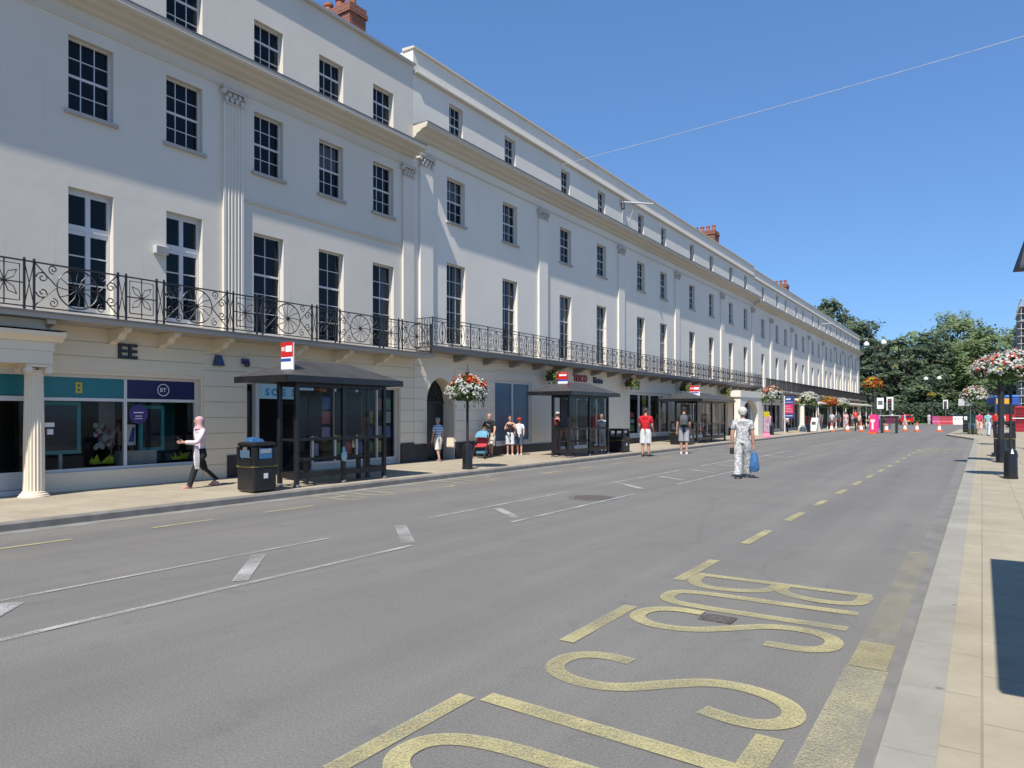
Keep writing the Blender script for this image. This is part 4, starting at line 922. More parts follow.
# ------------------------------------------------------------------ things fixed to the fronts
t = thing('outlet_box', 'small white vent box on the wall between two balcony doors above the EE sign', 'vent box', (XF, 8.14, 4.92))
MB().cbox(.001, .13, 0, .28, 0, .17, .01).build('casing', M['greywood'], t)
mb = MB()
for k in range(5): mb.box(.131, .135, .02, .26, .02 + .03 * k, .035 + .03 * k)
mb.build('louvre', M['joint'], t)
t = thing('alarm_box', 'blue tapered alarm box on the cream wall right of the EE sign', 'alarm', (XF + .025, 9.62, 2.68))
MB().rings([[(0, -.13, 0), (.09, -.13, 0), (.09, .13, 0), (0, .13, 0)], [(0, -.06, .24), (.06, -.06, .24), (.06, .06, .24), (0, .06, .24)]]).build('casing', mat('alarm blue', (.03, .05, .12), .4), t); MB().box(.075, .092, -.03, .03, .05, .12).build('lamp', M['blueprint'], t)
t = thing('security_camera', 'small dark purple dome camera on the cream wall beside the blue alarm box', 'camera', (XF + .025, 10.32, 2.74))
MB().cbox(0, .05, -.1, .1, .02, .14, .01).build('mount', M['purple'], t); MB().ball((.09, 0, .02), .075, 10, 6).build('dome', mat('dome plastic', (.03, .025, .07), .2), t, True)
t = thing('floodlight', 'small dark floodlight on a pole clipped to the white attic wall by the cable bracket', 'floodlight', (XF, 31.05, 11.3))
MB().cbox(.04, .14, -.1, .1, .05, .45, .02).build('lamp_head', M['lead'], t); MB().tube([(.05, 0, .05), (.03, 0, -1.0)], .02, 6).build('pole', M['greywood'], t)
def cable_bracket(y, z, label):
    t = thing('cable_bracket', label, 'bracket', (XF, y, z), 0, 'cable brackets on the terrace attic')
    MB().tube([(0, -.8, -.12), (.9, 1.1, .1)], .045, 6).build('arm', M['paintwood'], t); MB().tube([(0, .35, -.75), (.45, .1, -.02)], .03, 6).build('strut', M['paintwood'], t)
cable_bracket(31.6, 11.75, 'white cable bracket on the attic beside the floodlight, the nearer one'); cable_bracket(82, 11.3, 'white cable bracket on the attic of the farthest terrace')
def cable(a, b, sag, r, label, m):
    a, b = Vector(a), Vector(b); pts = [a.lerp(b, k / 24) + Vector((0, 0, -sag * 4 * (k / 24) * (1 - k / 24))) for k in range(25)]
    o = MB().tube(pts, r, 5).build('overhead_cable', m); tag(o, label, 'cable', 'overhead cables')
cab = mat('pale cable', (.5, .5, .5), .5)
cable((XF, 25.1, 11.7), (6.0, 24.4, 12.5), .12, .010, 'pale overhead cable crossing the blue sky from the terrace to the upper right corner', cab)
cable((XF + .45, 53.0, 5.9), (XF + .6, 84.5, 7.0), .1, .012, 'thin pale cable strung along the front of the far terrace', cab)
# ------------------------------------------------------------------ flower baskets and posts
def petals(mb, c, r, n, size, mi_weights, top=True, rx=1.0, ry=1.0, rz=.7, lo=-.5):
    ks, ws = zip(*mi_weights)
    for _ in range(n):
        while True:
            d = Vector((random.gauss(0, 1), random.gauss(0, 1), random.gauss(0, 1))).normalized()
            if d.z > lo: break
        q = r * (.72 + .33 * random.random()); p = Vector((c[0] + d.x * q * rx, c[1] + d.y * q * ry, c[2] + d.z * q * rz))
        nrm = (d + Vector((random.uniform(-.7, .7), random.uniform(-.7, .7), random.uniform(-.3, .7)))).normalized()
        u = nrm.cross(Vector((.3, .5, .8))).normalized(); v = nrm.cross(u); s_ = size * random.uniform(.6, 1.25)
        mb.m(random.choices(ks, ws)[0]).add([p + u * s_, p + v * s_ * .7 + nrm * s_ * .2, p - u * s_, p - v * s_ * .7 - nrm * s_ * .1], [(0, 1, 2, 3)])
FM = [M['plantgreen'], M['fl_white'], M['fl_red'], M['fl_orange'], M['fl_yellow'], M['leafdark']]
def basket_meshes(r, blooms, n=800):
    b = MB(); b.lathe([(.02, -r * .55), (r * .45, -r * .4), (r * .62, -r * .1), (r * .66, 0)], 0, 0, 14)
    f = MB(); petals(f, (0, 0, 0), r, int(n * .9), r * .12, [(0, 3), (5, 1)], rz=.72, lo=-.75)
    for k in range(n // 12):
        a = random.random() * 2 * PI; x, y = r * .9 * math.cos(a), r * .9 * math.sin(a); z = -random.random() * r * .8
        f.m(0).add([(x, y, z), (x + .04, y + .03, z - .03), (x * 1.03, y * 1.03, z - .09), (x - .04, y - .03, z - .03)], [(0, 1, 2, 3)])
    w = MB()
    for _ in range(n // 4):   # flower clumps
        d = Vector((random.gauss(0, 1), random.gauss(0, 1), random.gauss(0, 1))).normalized()
        if d.z < -.45: continue
        top = d.z > .35; ks, ws = zip(*(blooms[0] if top else blooms[1])); ci = random.choices(ks, ws)[0]; c = Vector((d.x * r, d.y * r, d.z * r * .74))
        for _ in range(9):
            p = c + Vector((random.gauss(0, 1), random.gauss(0, 1), random.gauss(0, 1))) * r * .075
            nr = (d + Vector((random.uniform(-.8, .8), random.uniform(-.8, .8), random.uniform(-.4, .8)))).normalized(); u = nr.cross(Vector((.2, .6, .7))).normalized(); v = nr.cross(u); s_ = r * .062
            w.m(ci).add([p + u * s_, p + v * s_, p - u * s_, p - v * s_], [(0, 1, 2, 3)])
    return b.mesh('basket_bowl', M['blackmatt']), f.mesh('foliage', FM), w.mesh('blossoms', FM)
def flower_basket(ms, loc, label, group, s=1.0):
    t = thing('flower_basket', label, 'flower basket', loc, random.random() * 6, group)
    for me in ms: place(me, me.name.split('.')[0], t, (0, 0, 0))
    t.scale = (s, s, s); return t
RW = ([(2, 4), (3, 2), (1, 5)], [(1, 8), (2, 1), (4, .6)]); WR = ([(1, 9), (2, 2.2), (4, .6)], [(1, 9), (2, 1.2), (4, .5)]); OY = ([(3, 4), (4, 4), (2, 2)], [(2, 5), (3, 4), (4, 1)]); WW = ([(1, 8), (4, 1)], [(1, 6), (4, .5)]); MX = ([(0, 5), (4, 3), (2, 2), (1, 1)], [(0, 5), (2, 2), (4, 1)])
k_rw = basket_meshes(.52, RW); k_wr = basket_meshes(.62, WR, 1100); k_oy = basket_meshes(.55, OY); k_ww = basket_meshes(.52, WW); k_mx = basket_meshes(.34, MX, 380)
def basket_post(x, y, z0, h, label, sleeve=.15, r=.035, arm=None):
    t = thing('basket_post', label, 'post', (x, y, z0), 0, 'black posts that carry flower baskets')
    MB().lathe([(sleeve, 0), (sleeve, .05), (sleeve * .93, .06), (sleeve * .88, .60), (sleeve * .75, .66), (r * 1.3, .70)], 0, 0, 18).build('base_sleeve', M['blackgloss'], t, True)
    MB().lathe([(r, .66), (r, h), (r * 1.7, h + .01), (r * 1.7, h + .05), (r * .8, h + .08), (.006, h + .26)], 0, 0, 10).build('pole', M['blackmatt'], t, True)
    mb = MB(); zb = h - .5
    for k in range(4):
        a = PI / 4 + k * PI / 2; mb.tube([(0, 0, zb - .25), (.3 * math.cos(a), .3 * math.sin(a), zb - .1), (.36 * math.cos(a), .36 * math.sin(a), zb)], .012, 4)
    if arm: mb.tube([(0, 0, zb), (arm[0], arm[1], zb)], .03, 6)
    mb.build('cradle', M['blackmatt'], t); return t
basket_post(-11.53, 15.25, .12, 2.55, 'thin black basket post between the first shelter and the arched entrance')
flower_basket(k_rw, (-11.53, 15.25, 2.24), 'red and white flower basket on the thin post before the arched entrance', 'flower baskets on posts')
bp2 = basket_post(.555, 20.1, .10, 2.75, 'nearest black basket post on the right pavement, sleeve with a pale cap mark', .15, .03)
MB().rings([[(.0, -.142, .59), (.05, -.135, .59), (.03, -.12, .70), (.02, -.12, .70)], [(.0, -.15, .585), (.06, -.14, .585), (.03, -.125, .70), (.02, -.125, .70)]]).build('pale_mark', M['whiteprint'], bp2)
flower_basket(k_wr, (.60, 20.1, 2.66), 'large white flower basket with a red top, nearest on the right pavement edge', 'flower baskets on posts', .82)
basket_post(.49, 26.6, .10, 2.75, 'thick black post behind the nearest right hand post', .15, .085, (-.2, 0))
flower_basket(k_wr, (.30, 26.6, 2.98), 'white flower basket with red blooms on the thick black post', 'flower baskets on posts', .88)
basket_post(-.62, 62.0, .10, 2.6, 'black basket post on the pavement build-out beside the green pillar'); flower_basket(k_wr, (-.50, 62.0, 2.95), 'white and red flower basket over the green pillar on the build-out', 'flower baskets on posts', 1.3)
basket_post(-12.3, 51.6, .13, 2.6, 'black basket post before the far white porch front'); flower_basket(k_rw, (-12.3, 51.6, 3.0), 'white basket with red crown before the far white porch front', 'flower baskets on posts', 1.35)
basket_post(-11.75, 61.5, .13, 2.6, 'black basket post by the green shop front'); flower_basket(k_ww, (-11.75, 61.5, 2.85), 'pale all-white flower basket by the green shop front', 'flower baskets on posts', 1.35)
for y, lb in ((23.9, 'yellow and white wall basket left of the TESCO Metro letters, over the second shelter'), (31.2, 'red wall basket on a bracket right of the TESCO Metro letters'), (38.5, 'red and green wall basket left of the third shelter roof'), (46.0, 'yellow green wall basket right of the third shelter roof')):
    bsk = flower_basket(k_mx, (-13.82, y, 3.06), lb, 'wall baskets along the lyre balcony', 1.0)
    MB().tube([(-.42, 0, .2), (-.1, 0, .26), (0, 0, .2)], .014, 5).build('bracket', M['iron'], bsk); bsk.rotation_euler = (0, 0, 0)
for x, y, k, lb in ((-12.6, 76, k_oy, 'red and orange basket by the green shop, nearer of the far pair'), (-12.5, 83, k_ww, 'pale basket by the far shops, farther of the far pair')):
    basket_post(x, y, .13, 2.6, 'far black basket post under the ' + lb.split(',')[0]); flower_basket(k, (x, y, 2.75), lb, 'flower baskets on posts', 1.3)
basket_post(-9.25, 80.2, 0, 4.55, 'tall black basket post on the far traffic island'); flower_basket(k_oy, (-9.25, 80.2, 4.62), 'orange and yellow flower basket high on the far island post', 'flower baskets on posts', 1.6)
basket_post(-6.5, 127.6, 0, 4.2, 'distant black basket post beneath the trees'); flower_basket(basket_meshes(.5, ([(4, 1)], [(4, 1)]), 250), (-6.5, 127.6, 4.5), 'distant yellow flower basket beneath the trees', 'flower baskets on posts', 1.2)

# ------------------------------------------------------------------ bus shelters
def shelter(x, y0, y1, z0, depth, label, flag_style, ov=.55, ovr=.28):
    L = y1 - y0; t = thing('bus_shelter', label, 'bus shelter', (x, y0, z0), 0, 'bus shelters on the left pavement')
    zt = 2.16
    def post(px, py): 
        MB().cbox(px - .045, px + .045, py - .045, py + .045, 0.03, zt, .012).build('post', M['blackgloss'], t); 
    for py in (0, L / 2, L): post(0, py)
    for py in (0, L): post(-depth, py)
    for px, py in ((0, 0), (0, L / 2), (0, L), (-depth, 0), (-depth, L)): MB().lathe([(.075, 0), (.075, .03), (.05, .06)], px, py, 10).build('post_foot', M['lead'], t)
    # frame rails
    mb = MB()
    for a, b in ((.045, L / 2 - .045), (L / 2 + .045, L - .045)):
        for z, h in ((.17, .12), (.93, .07), (2.04, .12)): mb.box(-.025, .025, a, b, z, z + h)
    for py in (0, L):
        for z, h in ((.17, .12), (.93, .05), (2.04, .12)): mb.box(-depth + .045, -.045, py - .022, py + .022, z, z + h)
    for a in (L * .25, L * .75): mb.box(-.02, .02, a - .02, a + .02, .29, .93) if a > L / 2 else None
    mb.box(-depth - .02, -depth + .02, .045, L - .045, 2.04, 2.16)
    mb.build('frame_rails', M['blackgloss'], t)
    for a, b in ((.045, L / 2 - .045), (L / 2 + .045, L - .045)):
        MB().quad((0, a, .29), (0, b, .29), (0, b, .93), (0, a, .93)).build('glass_panel', M['clear'], t); MB().quad((0, a, 1.0), (0, b, 1.0), (0, b, 2.04), (0, a, 2.04)).build('glass_panel', M['clear'], t)
    for py in (0, L): MB().quad((-depth + .045, py, .29), (-.045, py, .29), (-.045, py, 2.04), (-depth + .045, py, 2.04)).build('glass_panel', M['clear'], t)
    mb = MB(); mb.cbox(-depth + .08, -depth + .34, L * .12, L * .88, .50, .55, .012)
    for py in (L * .2, L * .8): mb.box(-depth + .16, -depth + .26, py - .03, py + .03, 0.02, .50)
    mb.build('bench', M['blackmatt'], t)
    # timetable boards
    for a, b in ((L * .14, L * .42), (L * .58, L * .90)):
        o = MB().cbox(-depth + .02, -depth + .07, a, b, 1.0, 1.98, .012).build('notice_board', M['blackmatt'], t)
    # hipped roof
    e = ov; zr = zt + .02; bk = depth + .72; lo = [(-bk, -e), (e * .7, -e), (e * .7, L + ovr), (-bk, L + ovr)]; cx = (-bk + e * .7) / 2; hy = .95
    mb = MB(); zh = zr + .42
    mb.add([(x_, y_, zr - .05) for x_, y_ in lo] + [(x_, y_, zr + .05) for x_, y_ in lo] + [(cx, -e + hy, zh), (cx, L + ovr - hy, zh)], [(3, 2, 1, 0), (0, 1, 5, 4), (1, 2, 6, 5), (2, 3, 7, 6), (3, 0, 4, 7), (4, 5, 8), (5, 6, 9, 8), (6, 7, 9), (7, 4, 8, 9)])
    mb.build('roof', M['roofgrey'], t)
    mb = MB(); mb.box(e * .7 - .01, e * .7 + .012, -e, L + ovr, zr - .07, zr + .06); mb.box(-bk, e * .7 - .012, -e - .012, -e + .01, zr - .07, zr + .06); mb.box(-bk, e * .7 - .012, L + ovr - .01, L + ovr + .012, zr - .07, zr + .06); mb.build('gutter', M['blackgloss'], t)
    # stop flag above the roof, end on to the kerb
    fx0, fx1, fy = flag_style[1]
    fl = MB(); fl.cbox(fx0, fx1, fy - .02, fy + .02, 2.15, 2.90, .008); f = fl.build('stop_flag', M['red'] if flag_style[0] == 'red' else M['whiteprint'], t)
    q = MB().m(0); Y = fy - .023; wv = fx1 - fx0
    if flag_style[0] == 'white':
        q.box(fx0 + .003, fx1 - .003, Y, Y + .004, 2.62, 2.915); q.m(1).box(fx0 + wv * .42, fx1 - wv * .08, Y - .004, Y, 2.72, 2.84); q.m(1).box(fx0 + wv * .1, fx0 + wv * .18, Y - .004, Y, 2.74, 2.82); q.box(fx0 + wv * .24, fx0 + wv * .32, Y - .004, Y, 2.74, 2.82)
        q.m(2).box(fx0 + .01, fx1 - .06, Y, Y + .004, 2.53, 2.59)
    else:
        q.m(1).box(fx0 + wv * .12, fx1 - wv * .12, Y, Y + .004, 2.78, 2.84); q.m(1).box(fx0 + .004, fx1 - .004, Y, Y + .004, 2.52, 2.60); q.m(2).box(fx0 + .004, fx1 - .004, Y - .002, Y + .002, 2.60, 2.66)
    q.build('flag_print', [M['red'], M['whiteprint'], M['blueprint']], f)
    return t
s1 = shelter(-11.5, 9.52, 12.02, .12, .52, 'nearest black bus shelter, before the charity shop, white stop flag with red head', ('white', (-.26, .11, -.16)), .55, .22)
mb = MB(); mb.m(0).ball((.06, 1.22, .58), .1, 8, 6, (.5, .8, 1.2)); mb.m(0).rings([[(.03, 1.19, .68), (.07, 1.19, .68), (.07, 1.25, .68), (.03, 1.25, .68)], [(.04, 1.2, .78), (.06, 1.2, .78), (.06, 1.24, .78), (.04, 1.24, .78)]])
o = mb.build('carrier_bag', mat('pale blue plastic bag', (.35, .5, .55), .4)); o.location = (-11.5, 9.52, .12); tag(o, 'small pale blue bag tied to the middle post of the nearest shelter', 'bag')
shelter(-11.6, 21.0, 23.95, .12, .62, 'second bus shelter, black, with an all red stop flag, under the TESCO letters', ('red', (-.54, -.16, .22)), .55)
shelter(-11.85, 34.6, 39.2, .12, 1.1, 'third and farthest black bus shelter, white flag with red top, beside the wall baskets', ('white', (-.6, -.05, .6)), .7)
# shelter on the right pavement: it stands just outside the picture and throws the shadow at the lower right
e0 = thing('bus_shelter', 'shelter just outside the picture that shades the paving at the lower right', 'bus shelter', (0, 0, 0))
rx, ry, rz = .47, 7.28, 2.28
mb = MB(); mb.add([(rx, 3.1, rz), (rx + 1.9, 3.1, rz), (rx + 1.9, ry, rz), (rx, ry, rz), (rx, 3.1, rz + .10), (rx + 1.9, 3.1, rz + .10), (rx + 1.9, ry, rz + .10), (rx, ry, rz + .10), (rx + .95, 4.0, rz + .55), (rx + .95, ry - .9, rz + .55)], [(0, 1, 2, 3), (0, 1, 5, 4), (1, 2, 6, 5), (2, 3, 7, 6), (3, 0, 4, 7), (4, 5, 8), (5, 6, 9, 8), (6, 7, 9), (7, 4, 8, 9)]); mb.build('roof', M['roofgrey'], e0)
for x, y in ((rx + 1.5, 3.5), (rx + 1.5, ry - .6), (rx + 1.5, 4.7)): MB().cbox(x - .05, x + .05, y - .05, y + .05, .1, rz - .002, .012).build('post', M['blackgloss'], e0)
MB().cbox(rx + 1.2, rx + 1.45, 3.7, 6, .5, .56, .012).build('bench', M['blackmatt'], e0)

t = thing('stand_in_lantern', 'stand-in lantern for the dark pointed corner at the right edge of the sky', 'lantern', (1.72, 37.1, .1), .2)  # lantern added in place of an unidentified dark corner in the sky
MB().lathe([(.16, 0), (.15, .8), (.08, .9), (.06, 7.1), (.1, 7.15)], 0, 0, 10).build('column', M['blackmatt'], t, True)
MB().rings([[(-.52, -.52, 7.62), (.52, -.52, 7.62), (.52, .52, 7.62), (-.52, .52, 7.62)], [(-.50, -.50, 7.74), (.50, -.50, 7.74), (.50, .50, 7.74), (-.50, .50, 7.74)], [(-.06, -.06, 9.4), (.06, -.06, 9.4), (.06, .06, 9.4), (-.06, .06, 9.4)]]).build('hood', mat('dark blue hood', (.008, .008, .022), .6), t)
MB().rings([[(-.12, -.12, 7.1), (.12, -.12, 7.1), (.12, .12, 7.1), (-.12, .12, 7.1)], [(-.2, -.2, 7.62), (.2, -.2, 7.62), (.2, .2, 7.62), (-.2, .2, 7.62)]]).build('lamp_glass', M['globe'], t)

# ------------------------------------------------------------------ litter bins
def bin_(x, y, z, label, w_=.5, h=.93, sticker=True, plinth=False, rz=0):
    t = thing('litter_bin', label, 'bin', (x, y, z), rz, 'black litter bins'); a = w_ / 2
    MB().cbox(-a, a, -a, a, .02, h * .52, .03).build('body', M['blackgloss'], t)
    mb = MB(); c = .03
    zl = h * .52 + .003
    for sx in (-1, 1):
        for sy in (-1, 1): mb.box(sx * a - (.08 if sx > 0 else 0), sx * a + (0 if sx > 0 else .08), sy * a - (.08 if sy > 0 else 0), sy * a + (0 if sy > 0 else .08), zl, h * .9)
    mb.cbox(-a, a, -a, a, h * .9 + .001, h, .03)
    for s_ in (-1, 1):
        mb.box(-a + .08, a - .08, s_ * a - .012, s_ * a + .012, zl, h * .66); mb.box(s_ * a - .012, s_ * a + .012, -a + .08, a - .08, zl, h * .66)
    mb.build('hood', M['blackgloss'], t); MB().box(-a + .05, a - .05, -a + .05, a - .05, zl + .001, h * .68).build('liner', M['lead'], t)
    mb = MB(); z0, z1 = h * .5, h * .53
    mb.box(-a - .004, a + .004, -a - .004, a + .004, z0, z1); mb.build('gold_band', M['gold'], t)
    if sticker: MB().box(a + .001, a + .006, -.04, .05, h * .28, h * .38).build('sticker', M['whiteprint'], t)
    if plinth: MB().box(-a - .07, a + .07, -a - .07, a + .07, 0, .12).build('plinth', M['blackgloss'], t)
    return t
b1 = bin_(-11.55, 8.62, .12, 'black litter bin with blue notice panel by the woman in the pink headscarf', .52, .95)
MB().box(.262, .27, -.14, .14, .64, .83).build('notice_panel', mat('notice blue', (.05, .16, .32), .4), b1); MB().box(-.14, .14, -.27, -.262, .66, .80).build('notice_panel', M['bluegreyfilm'], b1)
MB().box(.2705, .2725, -.12, .12, .74, .82).build('notice_print', mat('dim print', (.3, .35, .35), .5), b1)
mb = MB(); mb.rings([[(-.2, -.25, 0), (.2, -.28, 0), (.22, .24, 0), (-.2, .26, 0)], [(-.19, -.22, .09), (.16, -.24, .10), (.18, .2, .06), (-.17, .22, .08)], [(-.1, -.1, .11), (.1, -.1, .12), (.1, .1, .09), (-.1, .1, .10)]]); o = mb.build('crumpled_bag', mat('dull blue plastic', (.04, .12, .26), .4, 0, .3, 9)); o.scale = (.62, .5, .75); o.location = (-11.62, 8.62, 1.072); tag(o, 'crumpled light blue bag lying on top of the nearest litter bin', 'bag')
bin_(-11.75, 25.3, .12, 'black litter bin just right of the second shelter', .62, .92); bin_(-12.1, 33.2, .12, 'black litter bin at the left end of the third shelter', .9, 1.15)
bin_(.66, 30.4, .10, 'black litter bin with square white sticker behind the right hand basket posts', .62, 1.25, False, True)
o = [c for c in bpy.data.objects if c.get('label', '').startswith('black litter bin with square')][0]; MB().box(-.17, .02, -.318, -.312, .84, 1.0).build('sticker', M['curtain'], o)
bin_(-1.02, 68.5, .10, 'far black litter bin standing left of the green pillar', .55, 1.5)
t = thing('information_pillar', 'green and pale printed pillar on the build-out beside the far black bin', 'pillar', (-.62, 64.0, .10))
MB().cbox(-.3, .3, -.3, .3, .0, 1.5, .05).build('body', mat('pillar green', (.05, .2, .12), .5, 0, .5, 3), t); mb = MB(); mb.m(0).box(-.24, .24, -.31, -.302, .35, .8); mb.m(1).box(-.24, .24, -.31, -.302, .05, .33); mb.build('print', [M['sblue'], M['yellow']], t)

# ------------------------------------------------------------------ lamps, signals, signs, cones, barriers
def lamp(x, y, h, sp, label, r=.42):
    t = thing('street_lamp', label, 'street lamp', (x, y, 0), R(-33), 'twin globe street lamps')
    MB().lathe([(.16, 0), (.15, 1.2), (.09, 1.3), (.07, h), (.1, h + .02), (.02, h + .6)], 0, 0, 10).build('column', M['blackmatt'], t, True)
    MB().tube([(-sp, 0, h + .1), (-sp * .6, 0, h - .25), (0, 0, h - .5), (sp * .6, 0, h - .25), (sp, 0, h + .1)], .045, 6).build('arms', M['blackmatt'], t)
    for s_ in (-1, 1): MB().lathe([(.03, h - .02), (r * .9, h + .05), (r, h + .12), (r * .85, h + .34), (r * .4, h + .5), (.05, h + .54)], s_ * sp, 0, 12).build('globe', M['globe'], t, True)
lamp(-10.05, 89.3, 9.35, 1.12, 'tall twin globe street lamp rising beside the end of the terrace', .31); lamp(-6.4, 128, 6.9, 1.1, 'smaller distant twin globe lamp in front of the dark trees', .34)
def signal(x, y, zc, label):
    t = thing('traffic_light', label, 'traffic light', (x, y, 0), R(-10), 'traffic lights at the junction')
    MB().lathe([(.07, 0), (.07, zc + .4)], 0, 0, 8).build('pole', M['lead'], t); MB().cbox(-.17, .17, -.2, -.02, zc - .5, zc + .5, .03).build('signal_head', M['blackmatt'], t)
    mb = MB(); mb.box(-.33, -.17, -.05, -.03, zc - .7, zc + .7); mb.box(.17, .33, -.05, -.03, zc - .7, zc + .7); mb.box(-.17, .17, -.05, -.03, zc + .5, zc + .7); mb.build('backing_board', M['whiteprint'], t)
    for k, m in enumerate((M['lightred'], M['lead'], M['lead'])): MB().ball((0, -.2, zc + .31 - .31 * k), .1, 10, 6, (1, .4, 1)).build('lens', m, t)
signal(-8.1, 84.6, 2.7, 'traffic light with white backing board left of the red car'); signal(-4.7, 128.8, 3.1, 'distant traffic light right of the yellow flower basket')
t = thing('road_sign', 'white square road sign on a grey post beneath the orange flower basket', 'sign', (-8.35, 78.4, 0)); MB().lathe([(.05, 0), (.05, 3.2)], 0, 0, 8).build('pole', M['lead'], t); MB().cbox(-.3, .3, -.08, -.055, 2.1, 3.2, .01).build('sign_plate', M['whiteprint'], t); MB().box(-.2, .2, -.085, -.081, 2.5, 2.9).build('sign_symbol', M['lead'], t)
t = thing('road_sign', 'pale rectangular sign plate below the white and red basket on the build-out', 'sign', (-1.0, 61.6, .1)); MB().lathe([(.04, 0), (.04, 2.6)], .3, 0, 8).build('pole', M['lead'], t); MB().cbox(-.45, .42, -.08, -.05, 2.1, 2.6, .01).build('sign_plate', M['greywood'], t)
def cone(x, y, label, s=1.0):
    t = thing('traffic_cone', label, 'traffic cone', (x, y, .004), random.random(), 'traffic cones across the road'); t.scale = (s, s, s)
    mb = MB(); mb.cbox(-.24, .24, -.24, .24, 0, .06, .02); mb.lathe([(.19, .06), (.165, .2)], 0, 0, 14, False); mb.lathe([(.105, .55), (.045, .88), (.03, .9)], 0, 0, 14); mb.build('cone_body', M['orange'], t); MB().lathe([(.167, .2), (.107, .55)], 0, 0, 14, False).build('reflective_sleeve', M['whiteprint'], t)
for x, y, lb in ((-11.15, 68.3, 'orange cone at the left kerb, leftmost of the cones'), (-10.25, 71.0, 'orange cone beside the cyclist in red'), (-9.2, 71.7, 'orange cone between the cyclist and the pink board'), (-7.1, 71.2, 'orange cone right behind the pink board'), (-6.0, 75.6, 'orange cone right of the dark work table legs'), (-4.95, 74.5, 'orange cone below the red car, standing alone'), (-3.2, 74.4, 'orange cone nearest the right pavement build-out')): cone(x, y, lb, 0.95)
t = thing('closure_board', 'bright pink and orange closure board with a white mark standing in the road', 'board', (-7.35, 64.6, 0), R(-8)); MB().cbox(-.34, .22, -.05, .05, .12, 1.55, .02).build('board', M['pink'], t); mb = MB(); mb.box(-.16, -.02, -.058, -.052, .35, 1.15); mb.box(-.24, .08, -.059, -.053, .95, 1.15); mb.build('white_mark', M['whiteprint'], t)
MB().box(-.38, .26, -.3, .3, 0, .12).build('foot', M['orange'], t); MB().box(.23, .38, -.04, .04, .3, 1.5).build('side_panel', M['magenta'], t)
t = thing('work_table', 'dark trestle table with a pale top right beside the pink board', 'table', (-6.5, 66.8, 0), R(-8)); MB().cbox(-1.0, .9, -.3, .3, 1.42, 1.50, .02).build('tabletop', M['curtain'], t)
for x in (-.5, .6): MB().box(x - .06, x + .06, -.2, .2, 0, 1.42).build('leg', M['blackmatt'], t)
MB().box(-.2, .5, -.21, -.2, .8, 1.41).build('front_panel', mat('maroon cloth', (.12, .02, .06), .8), t)
def barrier(x, y, wd, h, m, label, rz):
    t = thing('road_barrier', label, 'barrier', (x, y, 0), rz, 'plastic barriers across the far road'); mb = MB(); mb.rings([[(-wd / 2, -.25, 0), (wd / 2, -.25, 0), (wd / 2, .25, 0), (-wd / 2, .25, 0)], [(-wd / 2, -.22, h * .3), (wd / 2, -.22, h * .3), (wd / 2, .22, h * .3), (-wd / 2, .22, h * .3)], [(-wd / 2, -.08, h * .45), (wd / 2, -.08, h * .45), (wd / 2, .08, h * .45), (-wd / 2, .08, h * .45)], [(-wd / 2, -.07, h), (wd / 2, -.07, h), (wd / 2, .07, h), (-wd / 2, .07, h)]]); mb.build('barrier_body', m, t)
    q = MB()
    for k in range(3): q.box(-wd / 2 + wd * (k + .3) / 3, -wd / 2 + wd * (k + .6) / 3, -.085, -.075, h * .6, h * .75)
    q.build('slots', M['lead'], t)
bred = mat('faded red plastic', (.42, .05, .07), .5)
for k in range(5): barrier(-5.9 + .85 * k, 126.5 + .35 * k, 1.0 if k < 3 else 1.25, 1.25, [mat('faded pink plastic', (.45, .07, .2), .5), bred, bred, M['whiteprint'], M['whiteprint']][k], ['pink plastic barrier, leftmost of the far row', 'red plastic barrier next to the pink one', 'red plastic barrier beside the first white one', 'white plastic barrier adjoining the red ones', 'white plastic barrier in the middle of the white run'][k], .3)
barrier(-1.0, 128.2, 1.25, 1.25, M['whiteprint'], 'white plastic barrier at the right end of the far row', .3)
# advertising board, A-frame stand, small boards on the far left pavement
t = thing('sale_board', 'navy and pink sale board with white edge on a post before the far grey shop', 'sign board', (-12.7, 58.7, .13), R(-30)); MB().lathe([(.04, 0), (.04, 2.9)], -.42, .03, 8).build('pole', M['whiteprint'], t); MB().cbox(-.45, .48, -.02, .02, 1.15, 2.85, .01).build('board', M['blueprint'], t); mb = MB(); mb.m(0).box(-.36, .46, -.03, -.022, 1.5, 2.25); mb.m(1).box(-.46, -.36, -.035, -.021, 1.1, 2.85); mb.m(1).box(-.25, .2, -.03, -.022, 2.58, 2.7); mb.m(1).box(-.3, .4, -.03, -.022, 2.38, 2.42); mb.m(1).box(-.3, .4, -.03, -.022, 1.3, 1.36); mb.m(2)
for k in range(3): mb.box(-.3, .38 - .1 * k, -.034, -.031, 1.62 + .2 * k, 1.72 + .2 * k)
mb.build('print', [M['pink'], M['whiteprint'], mat('pale pink print', (.75, .3, .38), .5)], t)
t = thing('promotion_stand', 'slim yellow topped printed stand on a pink foot at the far kerb', 'display stand', (-11.5, 46.9, .13), R(-30)); MB().lathe([(.42, 0), (.36, .05), (.2, .25), (.2, .3)], 0, 0, 4).build('foot', M['pink'], t); MB().cbox(-.2, .2, -.05, .05, .3, 1.28, .01).build('panel', mat('pale lilac print', (.5, .35, .45), .5, 0, .4, 7), t); MB().cbox(-.2, .2, -.052, .052, 1.283, 1.62, .01).build('top_panel', M['yellow'], t)
